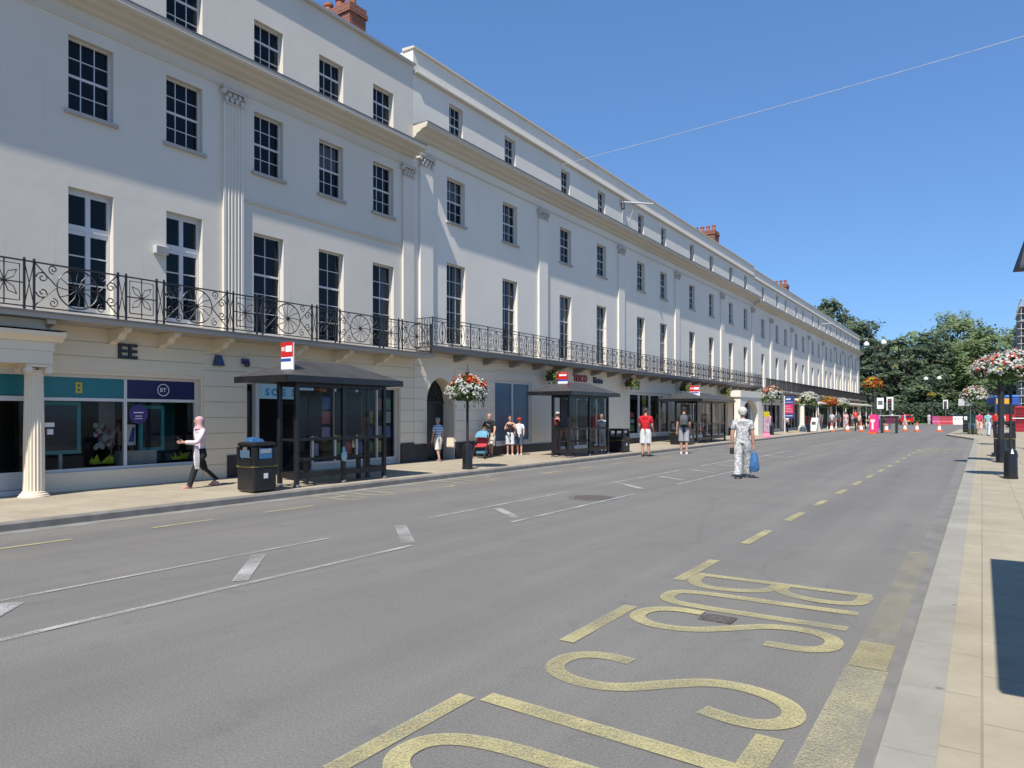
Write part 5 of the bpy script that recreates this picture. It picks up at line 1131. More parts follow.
t = thing('pavement_board', 'white A-frame board on the pavement before the green shop', 'A-board', (-12.1, 66, .13), R(-30)); MB().rings([[(-.35, -.3, 0), (.35, -.3, 0), (.35, -.26, 0), (-.35, -.26, 0)], [(-.35, -.02, 1.15), (.35, -.02, 1.15), (.35, .02, 1.15), (-.35, .02, 1.15)]]).build('front_leaf', M['whiteprint'], t); MB().rings([[(-.35, .3, 0), (.35, .3, 0), (.35, .26, 0), (-.35, .26, 0)], [(-.35, .03, 1.14), (.35, .03, 1.14), (.35, .06, 1.14), (-.35, .06, 1.14)]]).build('rear_leaf', M['whiteprint'], t); MB().box(-.2, .2, -.17, -.155, .5, .8).build('print', M['lead'], t)
# red telephone kiosk
t = kio = thing('telephone_kiosk', 'red kiosk with a pale band behind the right hand bin and posts', 'kiosk', (2.7, 73.5, .1))
mb = MB(); a = .45
for sx in (-1, 1):
    for sy in (-1, 1): mb.box(sx * a - .06, sx * a + .06, sy * a - .06, sy * a + .06, 0, 2.1)
mb.cbox(-.5, .5, -.5, .5, 2.1, 2.35, .06); mb.cbox(-.5, .5, -.5, .5, 0, .3, .03)
for s_ in (-1, 1):
    mb.box(-.4, .4, s_ * a - .02, s_ * a + .02, .3, .75); mb.box(s_ * a - .02, s_ * a + .02, -.4, .4, .3, .75)
    for k in range(5): z = .95 + .25 * k; mb.box(-.4, .4, s_ * a - .015, s_ * a + .015, z, z + .05); mb.box(s_ * a - .015, s_ * a + .015, -.4, .4, z, z + .05)
    for k in (-.13, .13): mb.box(k - .02, k + .02, s_ * a - .016, s_ * a + .016, .75, 2.1)
mb.build('frame', mat('kiosk red', (.30, .015, .025), .4), t); MB().box(-.42, .42, -.42, .42, .3, 2.1).build('pane', mat('kiosk panel red', (.16, .015, .02), .3), t); MB().box(-.9, .5, -.53, -.51, 1.2, 1.28).build('pale_band', M['whiteprint'], t); kio.scale = (.85, .85, .92)
# ------------------------------------------------------------------ people
def skin_mesh(verts, edges, radii, root, name, m, sub=1):
    me = bpy.data.meshes.new(name); me.from_pydata([tuple(v) for v in verts], edges, [])
    o = bpy.data.objects.new(name, me); COL.objects.link(o)
    md = o.modifiers.new('Skin', 'SKIN'); md.use_smooth_shade = True; md.branch_smoothing = .3
    for i, r in enumerate(radii):
        d = me.skin_vertices[0].data[i]; d.radius = r if isinstance(r, tuple) else (r, r); d.use_root = (i == root)
    sb = o.modifiers.new('Sub', 'SUBSURF'); sb.levels = sub; sb.render_levels = sub
    dg = bpy.context.evaluated_depsgraph_get(); dg.update()
    r_ = bpy.data.meshes.new_from_object(o.evaluated_get(dg)); r_.name = name
    r_.materials.clear(); r_.materials.append(m)
    bpy.data.objects.remove(o); bpy.data.meshes.remove(me)
    return r_
CM = {}
def cloth(c, rough=.85):
    k = tuple(c)
    if k not in CM: CM[k] = mat('cloth', c, rough, 0, .15, 9)
    return CM[k]
def person(label, loc, head, h, top=(.5, .5, .5), bottom=(.1, .1, .12), shoes=(.05, .05, .05), legs=((0, 0), (0, 0)), arms=((0, 5, 6), (0, 5, 6)), sleeves='short', lower='trousers', hair=(.05, .03, .02), hat=None, scarf=None, lean=0, skin='skin', build_=1.0, topm=None, botm=None, hairlong=False, group=None, seated=False, hairvol=0):
    """legs: (swing, knee bend) for left, right; arms: (swing, elbow bend, abduct).  Faces local +Y."""
    t = thing('person', label, 'person', loc, head, group)
    S = Vector; ln = math.tan(R(lean))
    def up(z, y=0, x=0): return S((x, y + max(0, z - .52) * ln, z))
    J = {'pel': up(.53), 'waist': up(.615), 'chest': up(.735), 'neckb': up(.825), 'neck': up(.865, .004)}
    for s_, nm, (sw, kb), (asw, eb, ab) in ((-1, 'L', legs[0], arms[0]), (1, 'R', legs[1], arms[1])):
        hip = S((s_ * .052, 0, .505)); a = R(sw); k = hip + S((s_ * .004, .235 * math.sin(a), -.235 * math.cos(a))); b = a - R(kb)
        an = k + S((0, .225 * math.sin(b), -.225 * math.cos(b))); J['hip' + nm], J['kn' + nm], J['an' + nm] = hip, k, an
        J['toe' + nm] = an + S((s_ * .008, .085 * math.cos(b * .5), .085 * math.sin(b * .5) - .022))
        sh = up(.795, 0, s_ * .098 * build_); A = R(asw); B_ = R(ab)
        el = sh + S((s_ * .175 * math.sin(B_), .175 * math.sin(A) * math.cos(B_), -.175 * math.cos(A) * math.cos(B_))); E = A + R(eb)
        wr = el + S((s_ * .145 * math.sin(B_ * .3) - s_ * (.05 if eb > 40 else 0), .145 * math.sin(E), -.145 * math.cos(E))); J['sh' + nm], J['el' + nm], J['wr' + nm] = sh, el, wr
        J['hd' + nm] = wr + (wr - el).normalized() * .04
    low = min(J['toeL'].z, J['toeR'].z, J['anL'].z - .03, J['anR'].z - .03); dz = S((0, 0, -low + .004))
    if seated: dz = S((0, 0, 0))
    for k_ in J: J[k_] = (J[k_] + dz) * h
    b = build_
    RAD = {'pel': (.068 * b, .055 * b), 'waist': (.060 * b, .048 * b), 'chest': (.072 * b, .056 * b), 'neckb': (.04, .035), 'neck': .03}
    for nm in 'LR': RAD.update({'hip' + nm: .052 * b, 'kn' + nm: .034 * b, 'an' + nm: .021, 'toe' + nm: .018, 'sh' + nm: .034 * b, 'el' + nm: .025 * b, 'wr' + nm: .017, 'hd' + nm: .018})
    def grow(names, edges, root, name, m, f=1.0, add=0.0, sub=1, over=None):
        vs = [(over or {}).get(n, J[n]) for n in names]; ix = {n: i for i, n in enumerate(names)}
        rr = []
        for n in names:
            q = RAD[n]; q = q if isinstance(q, tuple) else (q, q); q = (q[0] * 1.16, q[1] * 1.16) if name == 'shirt' and n in ('pel', 'neckb') else q; rr.append(((q[0] * f + add) * h, (q[1] * f + add) * h))
        return skin_mesh(vs, [(ix[p], ix[q]) for p, q in edges], rr, ix[root], name, m, sub)
    sk = M[skin]
    core = ['pel', 'waist', 'chest', 'neckb', 'neck']; ed = [('pel', 'waist'), ('waist', 'chest'), ('chest', 'neckb'), ('neckb', 'neck')]
    for nm in 'LR':
        core += ['hip' + nm, 'kn' + nm, 'an' + nm, 'toe' + nm, 'sh' + nm, 'el' + nm, 'wr' + nm]
        ed += [('pel', 'hip' + nm), ('hip' + nm, 'kn' + nm), ('kn' + nm, 'an' + nm), ('an' + nm, 'toe' + nm), ('chest', 'sh' + nm), ('sh' + nm, 'el' + nm), ('el' + nm, 'wr' + nm)]
    body = grow(core, ed, 'pel', 'body', sk)
    # head, ears, nose and hands joined into the same body mesh
    hb = MB(); hc = J['neck'] + S((0, .012 * h, .068 * h)); r = .052 * h
    prof = [(-1.28, .35, .25), (-1.18, .62, .22), (-.8, .78, .12), (-.3, .9, .04), (.2, .97, 0), (.6, .88, -.03), (.9, .6, -.05), (1.08, .25, -.05)]
    hb.rings([[(hc.x + r * q * .86 * math.cos(a), hc.y + r * (q * 1.06 * math.sin(a) + off), hc.z + r * z) for a in [2 * PI * i / 14 for i in range(14)]] for z, q, off in prof])
    hb.tube([J['neckb'] + S((0, 0, .0)), J['neck'] + S((0, .004, .02)) * h], .03 * h, 8)
    hb.add([(hc.x - .008 * h, hc.y + r * .98, hc.z - .01 * h), (hc.x + .008 * h, hc.y + r * .98, hc.z - .01 * h), (hc.x, hc.y + r * 1.0, hc.z + .012 * h), (hc.x, hc.y + r * 1.28, hc.z - .008 * h)], [(0, 1, 3), (1, 2, 3), (2, 0, 3)])
    for s_ in (-1, 1): hb.ball((hc.x + s_ * r * .86, hc.y - .004 * h, hc.z - .003 * h), .014 * h, 6, 4, (.4, .8, 1.2))
    for nm, s_ in (('L', -1), ('R', 1)):
        w_, e_ = J['wr' + nm], J['el' + nm]; d = (w_ - e_).normalized(); side = d.cross(S((0, 1, 0) if abs(d.y) < .8 else (0, 0, 1))).normalized(); nr = d.cross(side)
        hb.tube([w_ - d * .01 * h, w_ + d * .02 * h, w_ + d * .05 * h], .017 * h, 7, .019 * h)
        for k_, ln_ in enumerate((.036, .043, .040, .032)):
            o_ = w_ + d * .048 * h + nr * (k_ - 1.5) * .0095 * h
            hb.tube([o_, o_ + d * ln_ * .5 * h + side * .002 * h, o_ + d * ln_ * .95 * h + side * .012 * h], .0052 * h, 5, .004 * h)
        o_ = w_ + d * .015 * h - nr * .014 * h; hb.tube([o_, o_ + d * .02 * h - nr * .016 * h, o_ + d * .042 * h - nr * .017 * h], .006 * h, 5, .0045 * h)
    hm = hb.mesh('hm', sk, True); bm = bmesh.new(); bm.from_mesh(body); bm.from_mesh(hm); bm.to_mesh(body); bm.free(); bpy.data.meshes.remove(hm)
    body.polygons.foreach_set('use_smooth', [True] * len(body.polygons)); place(body, 'body', t, (0, 0, 0))
    # eyes and mouth
    eb_ = MB()
    for s_ in (-1, 1): eb_.ball((hc.x + s_ * .019 * h, hc.y + r * .93, hc.z + .006 * h), .0065 * h, 6, 4, (1.2, .5, .7))
    eb_.box(hc.x - .013 * h, hc.x + .013 * h, hc.y + r * .80, hc.y + r * .955, hc.z - .036 * h, hc.z - .031 * h); eb_.build('face_features', cloth((.05, .025, .02)), t)
    # top
    hem = J['pel'] + S((0, 0, -.075)) * h
    tn = ['pel', 'waist', 'chest', 'neckb']; te = [('pel', 'waist'), ('waist', 'chest'), ('chest', 'neckb')]; over = {'pel': hem, 'neckb': J['neckb'].lerp(J['neck'], .75)}
    for nm in 'LR':
        tn += ['sh' + nm]; te += [('chest', 'sh' + nm)]
        if sleeves != 'none':
            tn += ['el' + nm]; te += [('sh' + nm, 'el' + nm)]
            if sleeves == 'long': tn += ['wr' + nm]; te += [('el' + nm, 'wr' + nm)]
            else: over['el' + nm] = J['sh' + nm].lerp(J['el' + nm], .72)
    sh_ = grow(tn, te, 'chest', 'shirt', topm or cloth(top), 1.04, .012 if sleeves != 'long' else .009, 1, over)
    if sleeves != 'none':
        q = MB(); a0 = J['chest'].lerp(J['neckb'], -.25); a1 = J['chest'].lerp(J['neckb'], .66); a2 = J['neckb']; a3 = J['neckb'].lerp(J['neck'], .45)
        q.rings([[(c.x + rx * h * math.cos(a), c.y + ry * h * math.sin(a), c.z) for a in [2 * PI * i_ / 16 for i_ in range(16)]] for c, rx, ry in ((a0, .040 * b, .030 * b), (a1, .086 * b, .063 * b), (a2, .066 * b, .056 * b), (a3, .040, .041))])
        cm = q.mesh('cm', topm or cloth(top), True); bm = bmesh.new(); bm.from_mesh(sh_); bm.from_mesh(cm); bm.to_mesh(sh_); bm.free(); sh_.polygons.foreach_set('use_smooth', [True] * len(sh_.polygons))
    place(sh_, 'shirt', t, (0, 0, 0))
    # bottom
    bmx = botm or cloth(bottom)
    if lower in ('skirt', 'long_skirt'):
        zb = {'skirt': .36, 'long_skirt': .07}[lower] * h; z0 = J['waist'].z; q = MB(); n = 20; rs = []
        sway = (J['anR'].y + J['anL'].y) * .25
        for k in range(8):
            f_ = k / 7; z = z0 + (zb - z0) * f_; rx = (.072 + .028 * min(1, f_ * 2.2) + .012 * f_) * h * b; ry = (.058 + .03 * min(1, f_ * 2.2) + (.03 if lower == 'long_skirt' else .015) * f_) * h * b
            rs.append([(rx * math.cos(a) * (1 + .05 * f_ * math.sin(5 * a + k)), ry * math.sin(a) * (1 + .07 * f_ * math.sin(6 * a)) + sway * f_, z) for a in [2 * PI * i / n for i in range(n)]])
        q.rings(rs, True).build('skirt', bmx, t, True)
    else:
        q = MB(); n = 14
        for s_, nm in ((-1, 'L'), (1, 'R')):
            hp_, kn_, an_ = J['hip' + nm], J['kn' + nm], J['an' + nm]; w0 = J['waist'].lerp(J['pel'], .55); w0 = S((s_ * .028 * h * b, w0.y, w0.z)); m0 = S((s_ * .040 * h * b, hp_.y * .5 + J['pel'].y * .5, J['pel'].z - .005 * h))
            st = [(w0, .045 * b, .060 * b), (m0, .052 * b, .068 * b), (hp_ + S((s_ * .004 * h, 0, -.03 * h)), .056 * b, .066 * b), (hp_.lerp(kn_, .5), .054 * b, .058 * b)]
            if lower == 'trousers': st += [(kn_, .042 * b, .044 * b), (kn_.lerp(an_, .5), .038, .040), (an_ + S((0, 0, .0)), .034, .036)]
            else: st += [(hp_.lerp(kn_, .80), .056 * b, .058 * b), (hp_.lerp(kn_, .97), .056 * b, .058 * b)]
            q.rings([[(c.x + rx * h * math.cos(a) * (1 + .03 * math.sin(3 * a + k_)), c.y + ry * h * math.sin(a), c.z + .006 * h * math.sin(2 * a + k_)) for a in [2 * PI * i_ / n for i_ in range(n)]] for k_, (c, rx, ry) in enumerate(st)])
        q.build(lower, bmx, t, True)
    # shoes
    for nm in 'LR':
        a_, t_ = J['an' + nm], J['toe' + nm]; d = (t_ - a_); d.z = 0; d = d.normalized() if d.length > 1e-6 else S((0, 1, 0)); z0 = min(a_.z - .03 * h, t_.z - .018 * h) + .001
        q = MB(); sd = S((-d.y, d.x, 0)); c = a_.copy(); c.z = z0
        def ring(f_, w_, hh): p = c + d * f_ * h; return [p + sd * w_ * h, p + sd * w_ * h * .85 + S((0, 0, hh * h)), p - sd * w_ * h * .85 + S((0, 0, hh * h)), p - sd * w_ * h]
        q.rings([ring(-.035, .016, .03), ring(-.015, .022, .045), ring(.02, .023, .045), ring(.06, .027, .028), ring(.095, .022, .018), ring(.108, .012, .01)]); q.build('shoe', cloth(shoes), t)
    # hair, hat or scarf
    hp = MB()
    if scarf:
        hp.rings([[(hc.x + r * q * 1.02 * math.cos(a), hc.y - .006 * h + r * (q * 1.08 * math.sin(a) + off), hc.z + r * z) for a in [2 * PI * i / 16 for i in range(16)]] for z, q, off in [(-2.0, 1.35, -.1), (-1.5, 1.0, -.05), (-1.15, .92, -.12), (-.6, .98, -.16), (0, 1.05, -.16), (.5, 1.05, -.14), (.9, .8, -.1), (1.2, .3, -.08)]]); hp.build('headscarf', cloth(scarf), t, True)
    else:
        zl = -1.3 if hairlong else -.35
        hp.rings([[(hc.x + r * q * .95 * math.cos(a), hc.y + r * (q * 1.08 * math.sin(a) + off), hc.z + r * z) for a in [2 * PI * i / 14 for i in range(14)]] for z, q, off in [(zl - hairvol * 1.6, .62 + hairvol, -.42), (-.2, .88 + hairvol * 1.3, -.24 + hairvol * .3), (.35, 1.0 + hairvol * 1.3, -.16 + hairvol * .3), (.75, .9 + hairvol * 1.4, -.08), (1.05 + hairvol, .6 + hairvol, -.06), (1.2 + hairvol * 1.5, .2, -.05)]]); hp.build('hair', cloth(hair), t, True)
        if hat:
            q = MB(); q.rings([[(hc.x + r * w_ * math.cos(a), hc.y - .003 * h + r * w_ * 1.05 * math.sin(a), hc.z + r * z) for a in [2 * PI * i / 14 for i in range(14)]] for z, w_ in [(.5, 1.07), (.85, 1.0), (1.15, .75), (1.3, .3)]])
            q.add([(hc.x + r * .95 * math.cos(a), hc.y + r * (1.0 * math.sin(a) + (.95 if i_ % 2 else .05)), hc.z + r * (.55 - (.12 if i_ % 2 else 0))) for i_, a in enumerate([PI * k / 10 for k in (1, 1, 3, 3, 5, 5, 7, 7, 9, 9)])], [(0, 1, 3, 2), (2, 3, 5, 4), (4, 5, 7, 6), (6, 7, 9, 8)]); q.build('cap', cloth(hat), t, True)
    t['_'] = 0; del t['_']
    return t, {k_: v.copy() for k_, v in J.items()}
def world_of(t, p): return Matrix.Translation(t.location) @ Matrix.Rotation(t.rotation_euler.z, 4, 'Z') @ p
def backpack(p, J, h, c, label, straps=True):
    b_ = thing('backpack', label, 'backpack', world_of(p, J['chest'] + Vector((0, -.085 * h, 0))), p.rotation_euler.z)
    mb = MB(); mb.rings([[(x * w_ * h, y * d_ * h - (.02 * h), z * h) for x, y in ((-1, 1), (1, 1), (1, -.6), (.7, -1), (-.7, -1), (-1, -.6))] for z, w_, d_ in ((-.13, .06, .03), (-.12, .075, .045), (0, .08, .055), (.06, .072, .045), (.09, .045, .02))]); mb.build('pack_body', cloth(c), b_, True)
    MB().cbox(-.05 * h, .05 * h, -.095 * h, -.07 * h, -.11 * h, -.02 * h, .01).build('front_pocket', cloth([x * .8 for x in c]), b_)
    q = MB()
    for s_ in (-1, 1): q.tube([(s_ * .045 * h, .0, .075 * h), (s_ * .055 * h, .06 * h, .085 * h), (s_ * .06 * h, .145 * h, .03 * h), (s_ * .065 * h, .13 * h, -.06 * h), (s_ * .07 * h, .0, -.1 * h)], .010 * h, 5)
    q.build('straps', cloth([x * .7 for x in c]), b_)
HP = R(180)
# 1 woman with pink headscarf walking left along the cream shop front
p, J = person('woman in pink headscarf, pale pink top and black trousers walking past the phone shop', (-13.02, 8.38, .125), R(172), 1.50, top=(.72, .58, .62), bottom=(.012, .012, .014), shoes=(.55, .25, .22), legs=((24, 6), (-22, 26)), arms=((32, 62, 6), (-30, 12, 14)), sleeves='long', scarf=(.55, .33, .34))
o = MB().cbox(-.035, .035, -.005, .005, -.07, .07, .004).build('mobile_phone', M['blackgloss']); o.location = world_of(p, J['hdL'] + Vector((.01, .03, .05))); o.rotation_euler = (R(-35), 0, p.rotation_euler.z); tag(o, 'dark phone held up by the woman in the pink headscarf', 'phone')
o = MB().rings([[(-.02, -.03, .12), (.02, -.03, .12), (.02, .03, .12), (-.02, .03, .12)], [(-.03, -.05, -.1), (.03, -.05, -.1), (.03, .05, -.1), (-.03, .05, -.1)], [(-.025, -.04, -.34), (.025, -.04, -.34), (.025, .03, -.34), (-.025, .03, -.34)]]).build('draped_cardigan', cloth((.62, .56, .57))); o.location = world_of(p, J['pel'] + Vector((-.14, .13, .0))); o.rotation_euler = (0, 0, p.rotation_euler.z); tag(o, 'pale folded cardigan hanging from the arm of the woman in the pink headscarf', 'cardigan')
# 2 man in blue striped shirt at the arch
person('man in blue and white striped shirt, pale shorts and cap at the arched entrance', (-13.95, 16.95, .15), R(75), 1.36, topm=striped('striped shirt', (.55, .6, .68), (.16, .26, .48), 4.0), bottom=(.62, .58, .52), shoes=(.3, .25, .2), legs=((-14, 8), (10, 4)), arms=((4, 10, 8), (0, 8, 6)), lower='shorts', hair=(.35, .33, .3), hat=(.3, .3, .28))
# 3 man in black t-shirt leaning to the pram, then the pram
pm_, J = person('bald man in black t-shirt and pale trousers bending over the pushchair', (-13.95, 19.75, .15), R(200), 1.52, top=(.012, .012, .014), bottom=(.5, .45, .38), shoes=(.1, .08, .07), legs=((20, 4), (-20, 10)), arms=((34, 14, 10), (24, 26, 8)), hair=(.45, .25, .18), lean=12, build_=1.12, lower='shorts')
pr = thing('pushchair', 'blue hooded pushchair with a red seat in front of the man in black', 'pushchair', (-13.75, 18.95, .14), R(200))
mb = MB()
for s_ in (-1, 1): mb.tube([(s_ * .2, .38, .08), (s_ * .2, -.05, .52), (s_ * .19, -.42, .92)], .014, 6); mb.tube([(s_ * .2, -.32, .08), (s_ * .2, .1, .55)], .014, 6)
mb.tube([(-.19, -.42, .92), (.19, -.42, .92)], .018, 6); mb.tube([(-.2, .38, .08), (.2, .38, .08)], .012, 6); mb.tube([(-.2, -.32, .08), (.2, -.32, .08)], .012, 6); mb.build('frame', M['blackmatt'], pr)
mb = MB(); mb.rings([[(x, .22, .38) for x in (-.17, .17)] + [(x, .22, .42) for x in (.17, -.17)], [(x, -.08, .35) for x in (-.17, .17)] + [(x, -.05, .42) for x in (.17, -.17)], [(x, -.22, .75) for x in (-.17, .17)] + [(x, -.18, .78) for x in (.17, -.17)]]); mb.build('seat', cloth((.5, .05, .06)), pr)
mb = MB(); mb.rings([[(.2 * math.cos(a), -.18 + .26 * math.cos(t_) , .66 + .26 * math.sin(t_) * (.65 + .35 * math.sin(a))) for a in [PI * i / 8 for i in range(9)]] for t_ in [R(8 + 22 * k) for k in range(7)]], False, False); mb.build('hood', cloth((.12, .3, .42)), pr)
MB().cbox(-.17, .17, -.2, .12, .14, .28, .04).build('basket', cloth((.08, .22, .3)), pr)
for s_ in (-1, 1):
    for y in (.38, -.32): q = MB(); q.lathe([(.05, -.02), (.085, -.02), (.085, .02), (.05, .02)], 0, 0, 14); q.v = [(s_ * .22 + c, y + a, .085 + b_) for a, b_, c in q.v]; q.build('wheel', M['rubber'], pr)
# 4 woman and child
p, J = person('woman in black strapless top and white shorts standing before the blue grey window', (-13.95, 20.95, .15), R(215), 1.43, top=(.012, .012, .012), bottom=(.62, .64, .68), shoes=(.6, .55, .52), sleeves='none', lower='shorts', legs=((3, 2), (-4, 2)), arms=((30, 85, 10), (28, 75, 10)), hair=(.03, .02, .015), hairlong=True)
person('child in red cap and white t-shirt with dark shorts beside the woman in white shorts', (-13.75, 21.25, .15), R(205), 1.34, top=(.6, .62, .66), bottom=(.05, .07, .12), shoes=(.55, .55, .55), lower='shorts', legs=((6, 2), (-10, 8)), arms=((18, 40, 10), (14, 46, 8)), hair=(.1, .05, .03), hat=(.55, .02, .02))
# 5 people at the second shelter
p, J = person('person in pink top and pale trousers wearing a red backpack left of the second shelter', (-13.25, 23.1, .15), R(10), 1.55, top=(.7, .4, .42), bottom=(.5, .45, .36), hair=(.12, .1, .09), hat=(.6, .6, .58), legs=((2, 1), (-3, 2)), skin='skin'); backpack(p, J, 1.55, (.45, .02, .04), 'red backpack on the person left of the second shelter')
person('person in cream shirt and red cap waiting inside the second shelter', (-12.75, 23.2, .13), R(20), 1.42, top=(.62, .56, .46), bottom=(.35, .3, .27), hair=(.1, .07, .05), hat=(.45, .03, .03), legs=((0, 0), (0, 0)), build_=1.15)
person('person in brown top waiting inside the second shelter behind the left pane', (-12.75, 22.2, .13), R(60), 1.3, top=(.2, .13, .12), bottom=(.2, .15, .13), hair=(.1, .07, .05))
person('person in white top standing beyond the right end of the second shelter', (-12.35, 25.0, .13), R(190), 1.5, top=(.68, .68, .7), bottom=(.55, .52, .5), hair=(.3, .2, .13), hairlong=True)
# 6 man in red t-shirt, man with backpack, both on the road edge
person('man in red t-shirt and white shorts at the left road edge, back turned', (-10.55, 25.05, .004), R(8), 1.86, top=(.52, .008, .02), bottom=(.62, .62, .62), shoes=(.02, .02, .02), lower='shorts', hair=(.05, .035, .025), legs=((-3, 2), (4, 2)), arms=((10, 30, 8), (8, 28, 6)), build_=1.12)
p, J = person('man in black t-shirt and grey shorts, grey backpack on, white trainers', (-9.95, 27.5, .004), R(18), 1.92, top=(.014, .014, .016), bottom=(.33, .34, .36), shoes=(.72, .72, .72), lower='shorts', hair=(.03, .02, .015), legs=((4, 2), (-4, 2)), arms=((2, 8, 12), (6, 30, 6))); backpack(p, J, 1.92, (.09, .1, .105), 'grey backpack on the man in black with white trainers')
# 7 lady in patterned clothes carrying a blue bag
pat = printed('black and white print', (.54, .53, .51), (.30, .30, .305), 20, 17)
p, J = person('grey haired lady in black and white print walking away across the road', (-4.98, 17.95, .004), R(12), 1.80, topm=pat, bottom=(.7, .7, .68), botm=pat, shoes=(.12, .1, .09), lower='trousers', legs=((-13, 8), (15, 6)), arms=((-4, 14, 10), (3, 6, 8)), hair=(.46, .44, .41), build_=1.10, hairvol=.2)
q = MB(); n = 18
tun = [[((.083 + .013 * f_) * 1.8 * math.cos(a) * (1 + .03 * math.sin(7 * a)), (.066 + .012 * f_) * 1.8 * math.sin(a) + .004, J['chest'].z + (J['kn' + 'L'].z + .42 - J['chest'].z) * f_) for a in [2 * PI * i / n for i in range(n)]] for f_ in (.15, .4, .7, 1)]
q.rings(tun).build('tunic', pat, p, True)
for nm in 'LR':   # wide printed trouser legs
    q = MB(); a_, k_, hp_ = J['an' + nm], J['kn' + nm], J['hip' + nm]
    q.rings([[(c.x + rr * math.cos(t_), c.y + rr * math.sin(t_), c.z) for t_ in [2 * PI * i / 14 for i in range(14)]] for c, rr in ((hp_, .115), (k_, .098), (k_.lerp(a_, .5), .10), (a_ + Vector((0, -.005, .035)), .095))]); q.build('trouser_leg', pat, p, True)
bg_ = thing('carrier_bag', 'bulging blue carrier bag hanging from the grey haired lady\'s right hand', 'bag', world_of(p, J['hdR'] + Vector((.02, 0, -.02))), R(12))
mb = MB(); mb.rings([[(x_ * w_ * (1 + .1 * math.sin(3 * k + i)), y_ * d_, z) for i, (x_, y_) in enumerate([(math.cos(a), math.sin(a)) for a in [2 * PI * j / 12 for j in range(12)]])] for k, (z, w_, d_) in enumerate([(-.10, .06, .05), (-.2, .10, .08), (-.38, .13, .11), (-.55, .15, .12), (-.62, .12, .10), (-.64, .05, .04)])]); mb.build('sack', mat('blue bag plastic', (.05, .145, .33), .35, 0, .35, 7, .6, 9), bg_, True)
bg_.scale = (.82, .85, .9); MB().tube([(-.04, 0, -.12), (-.015, 0, .0), (.015, 0, .01), (.04, 0, -.12)], .012, 5).build('handles', M['skyblue'], bg_)
o = MB().cbox(-.05, .05, -.09, .09, -.16, .0, .02).build('handbag', cloth((.03, .025, .025))); o.location = world_of(p, J['hdL'] + Vector((.02, .0, .0))); tag(o, 'small dark purse in the grey haired lady\'s left hand', 'bag')
# 8 the busy far end
def crowd(x, y, label, h=1.68, **kw):
    return person(label, (x, y, .13 if x < KL else .004), kw.pop('head', random.uniform(-.5, .5)), h, **kw)
grp = None
crowd(-13.2, 60.2, 'person in pale pink and white top sitting on the pavement edge by the sale board', 1.5, top=(.72, .55, .58), bottom=(.06, .05, .05), hair=(.1, .06, .04))
crowd(-13.4, 55.5, 'person in pink top inside the white porch beyond the yellow topped stand', 1.6, top=(.6, .3, .35), bottom=(.2, .2, .25))
for i, (x, y, tc, bc, lb) in enumerate([(-12.6, 71, (.12, .13, .15), (.05, .05, .06), 'person in dark grey by the white A-frame board'), (-12.2, 75, (.5, .53, .6), (.08, .08, .1), 'person in pale blue shirt left of the cyclist'), (-12.4, 80, (.05, .07, .1), (.04, .04, .05), 'person in navy under the far verandah'), (-11.4, 78, (.65, .4, .42), (.5, .45, .5), 'person in pink walking past the far cones'), (-11.0, 84, (.6, .5, .4), (.1, .1, .1), 'person in tan top at the far kerb'), (-10.4, 83, (.015, .015, .02), (.02, .02, .02), 'person all in black right of the cyclist'), (-10.8, 92, (.7, .7, .72), (.3, .3, .35), 'person in white top beyond the all-black figure'), (-9.8, 92, (.3, .42, .6), (.05, .06, .1), 'person in light blue far down the street left of the pink board'), (-12.8, 88, (.3, .12, .1), (.05, .05, .05), 'person in brown red under the far verandah'), (-12.9, 93, (.5, .5, .5), (.1, .1, .15), 'person in grey under the farthest verandah')]):
    crowd(x, y, lb, 1.72, top=tc, bottom=bc, legs=((14, 4), (-14, 12)), hair=(.06, .04, .03))
crowd(-8.9, 112, 'person in blue and white crossing beyond the cones right of the red car', 1.75, top=(.4, .5, .62), bottom=(.55, .55, .55), head=1.2, legs=((16, 4), (-14, 10)))
crowd(-11.6, 124, 'person in white at the left side of the distant red car', 1.75, top=(.65, .62, .62), bottom=(.3, .25, .3))
crowd(-6.5, 121, 'person in pale lilac top before the pink far barriers', 1.75, top=(.6, .5, .6), bottom=(.5, .5, .5))
for x, y, tc, bc, lb in [(-.15, 60.5, (.5, .05, .12), (.6, .45, .38), 'person in crimson top and bare legs right of the green pillar'), (.35, 59.0, (.25, .45, .5), (.5, .55, .6), 'person in light teal clothes left of the red shirted pair'), (.75, 57.0, (.5, .015, .02), (.06, .03, .09), 'person in red top and dark purple trousers left of the bin'), (1.15, 60.0, (.45, .03, .03), (.1, .05, .1), 'person in red top partly behind the thick post'), (1.05, 55.5, (.6, .55, .5), (.5, .35, .28), 'person in cream top close to the thick post')]:
    t_, _ = person(lb, (x, y, .105), random.uniform(-.3, .3), 1.72, top=tc, bottom=bc, legs=((12, 4), (-12, 10)), lower='shorts' if 'bare' in lb else 'trousers')
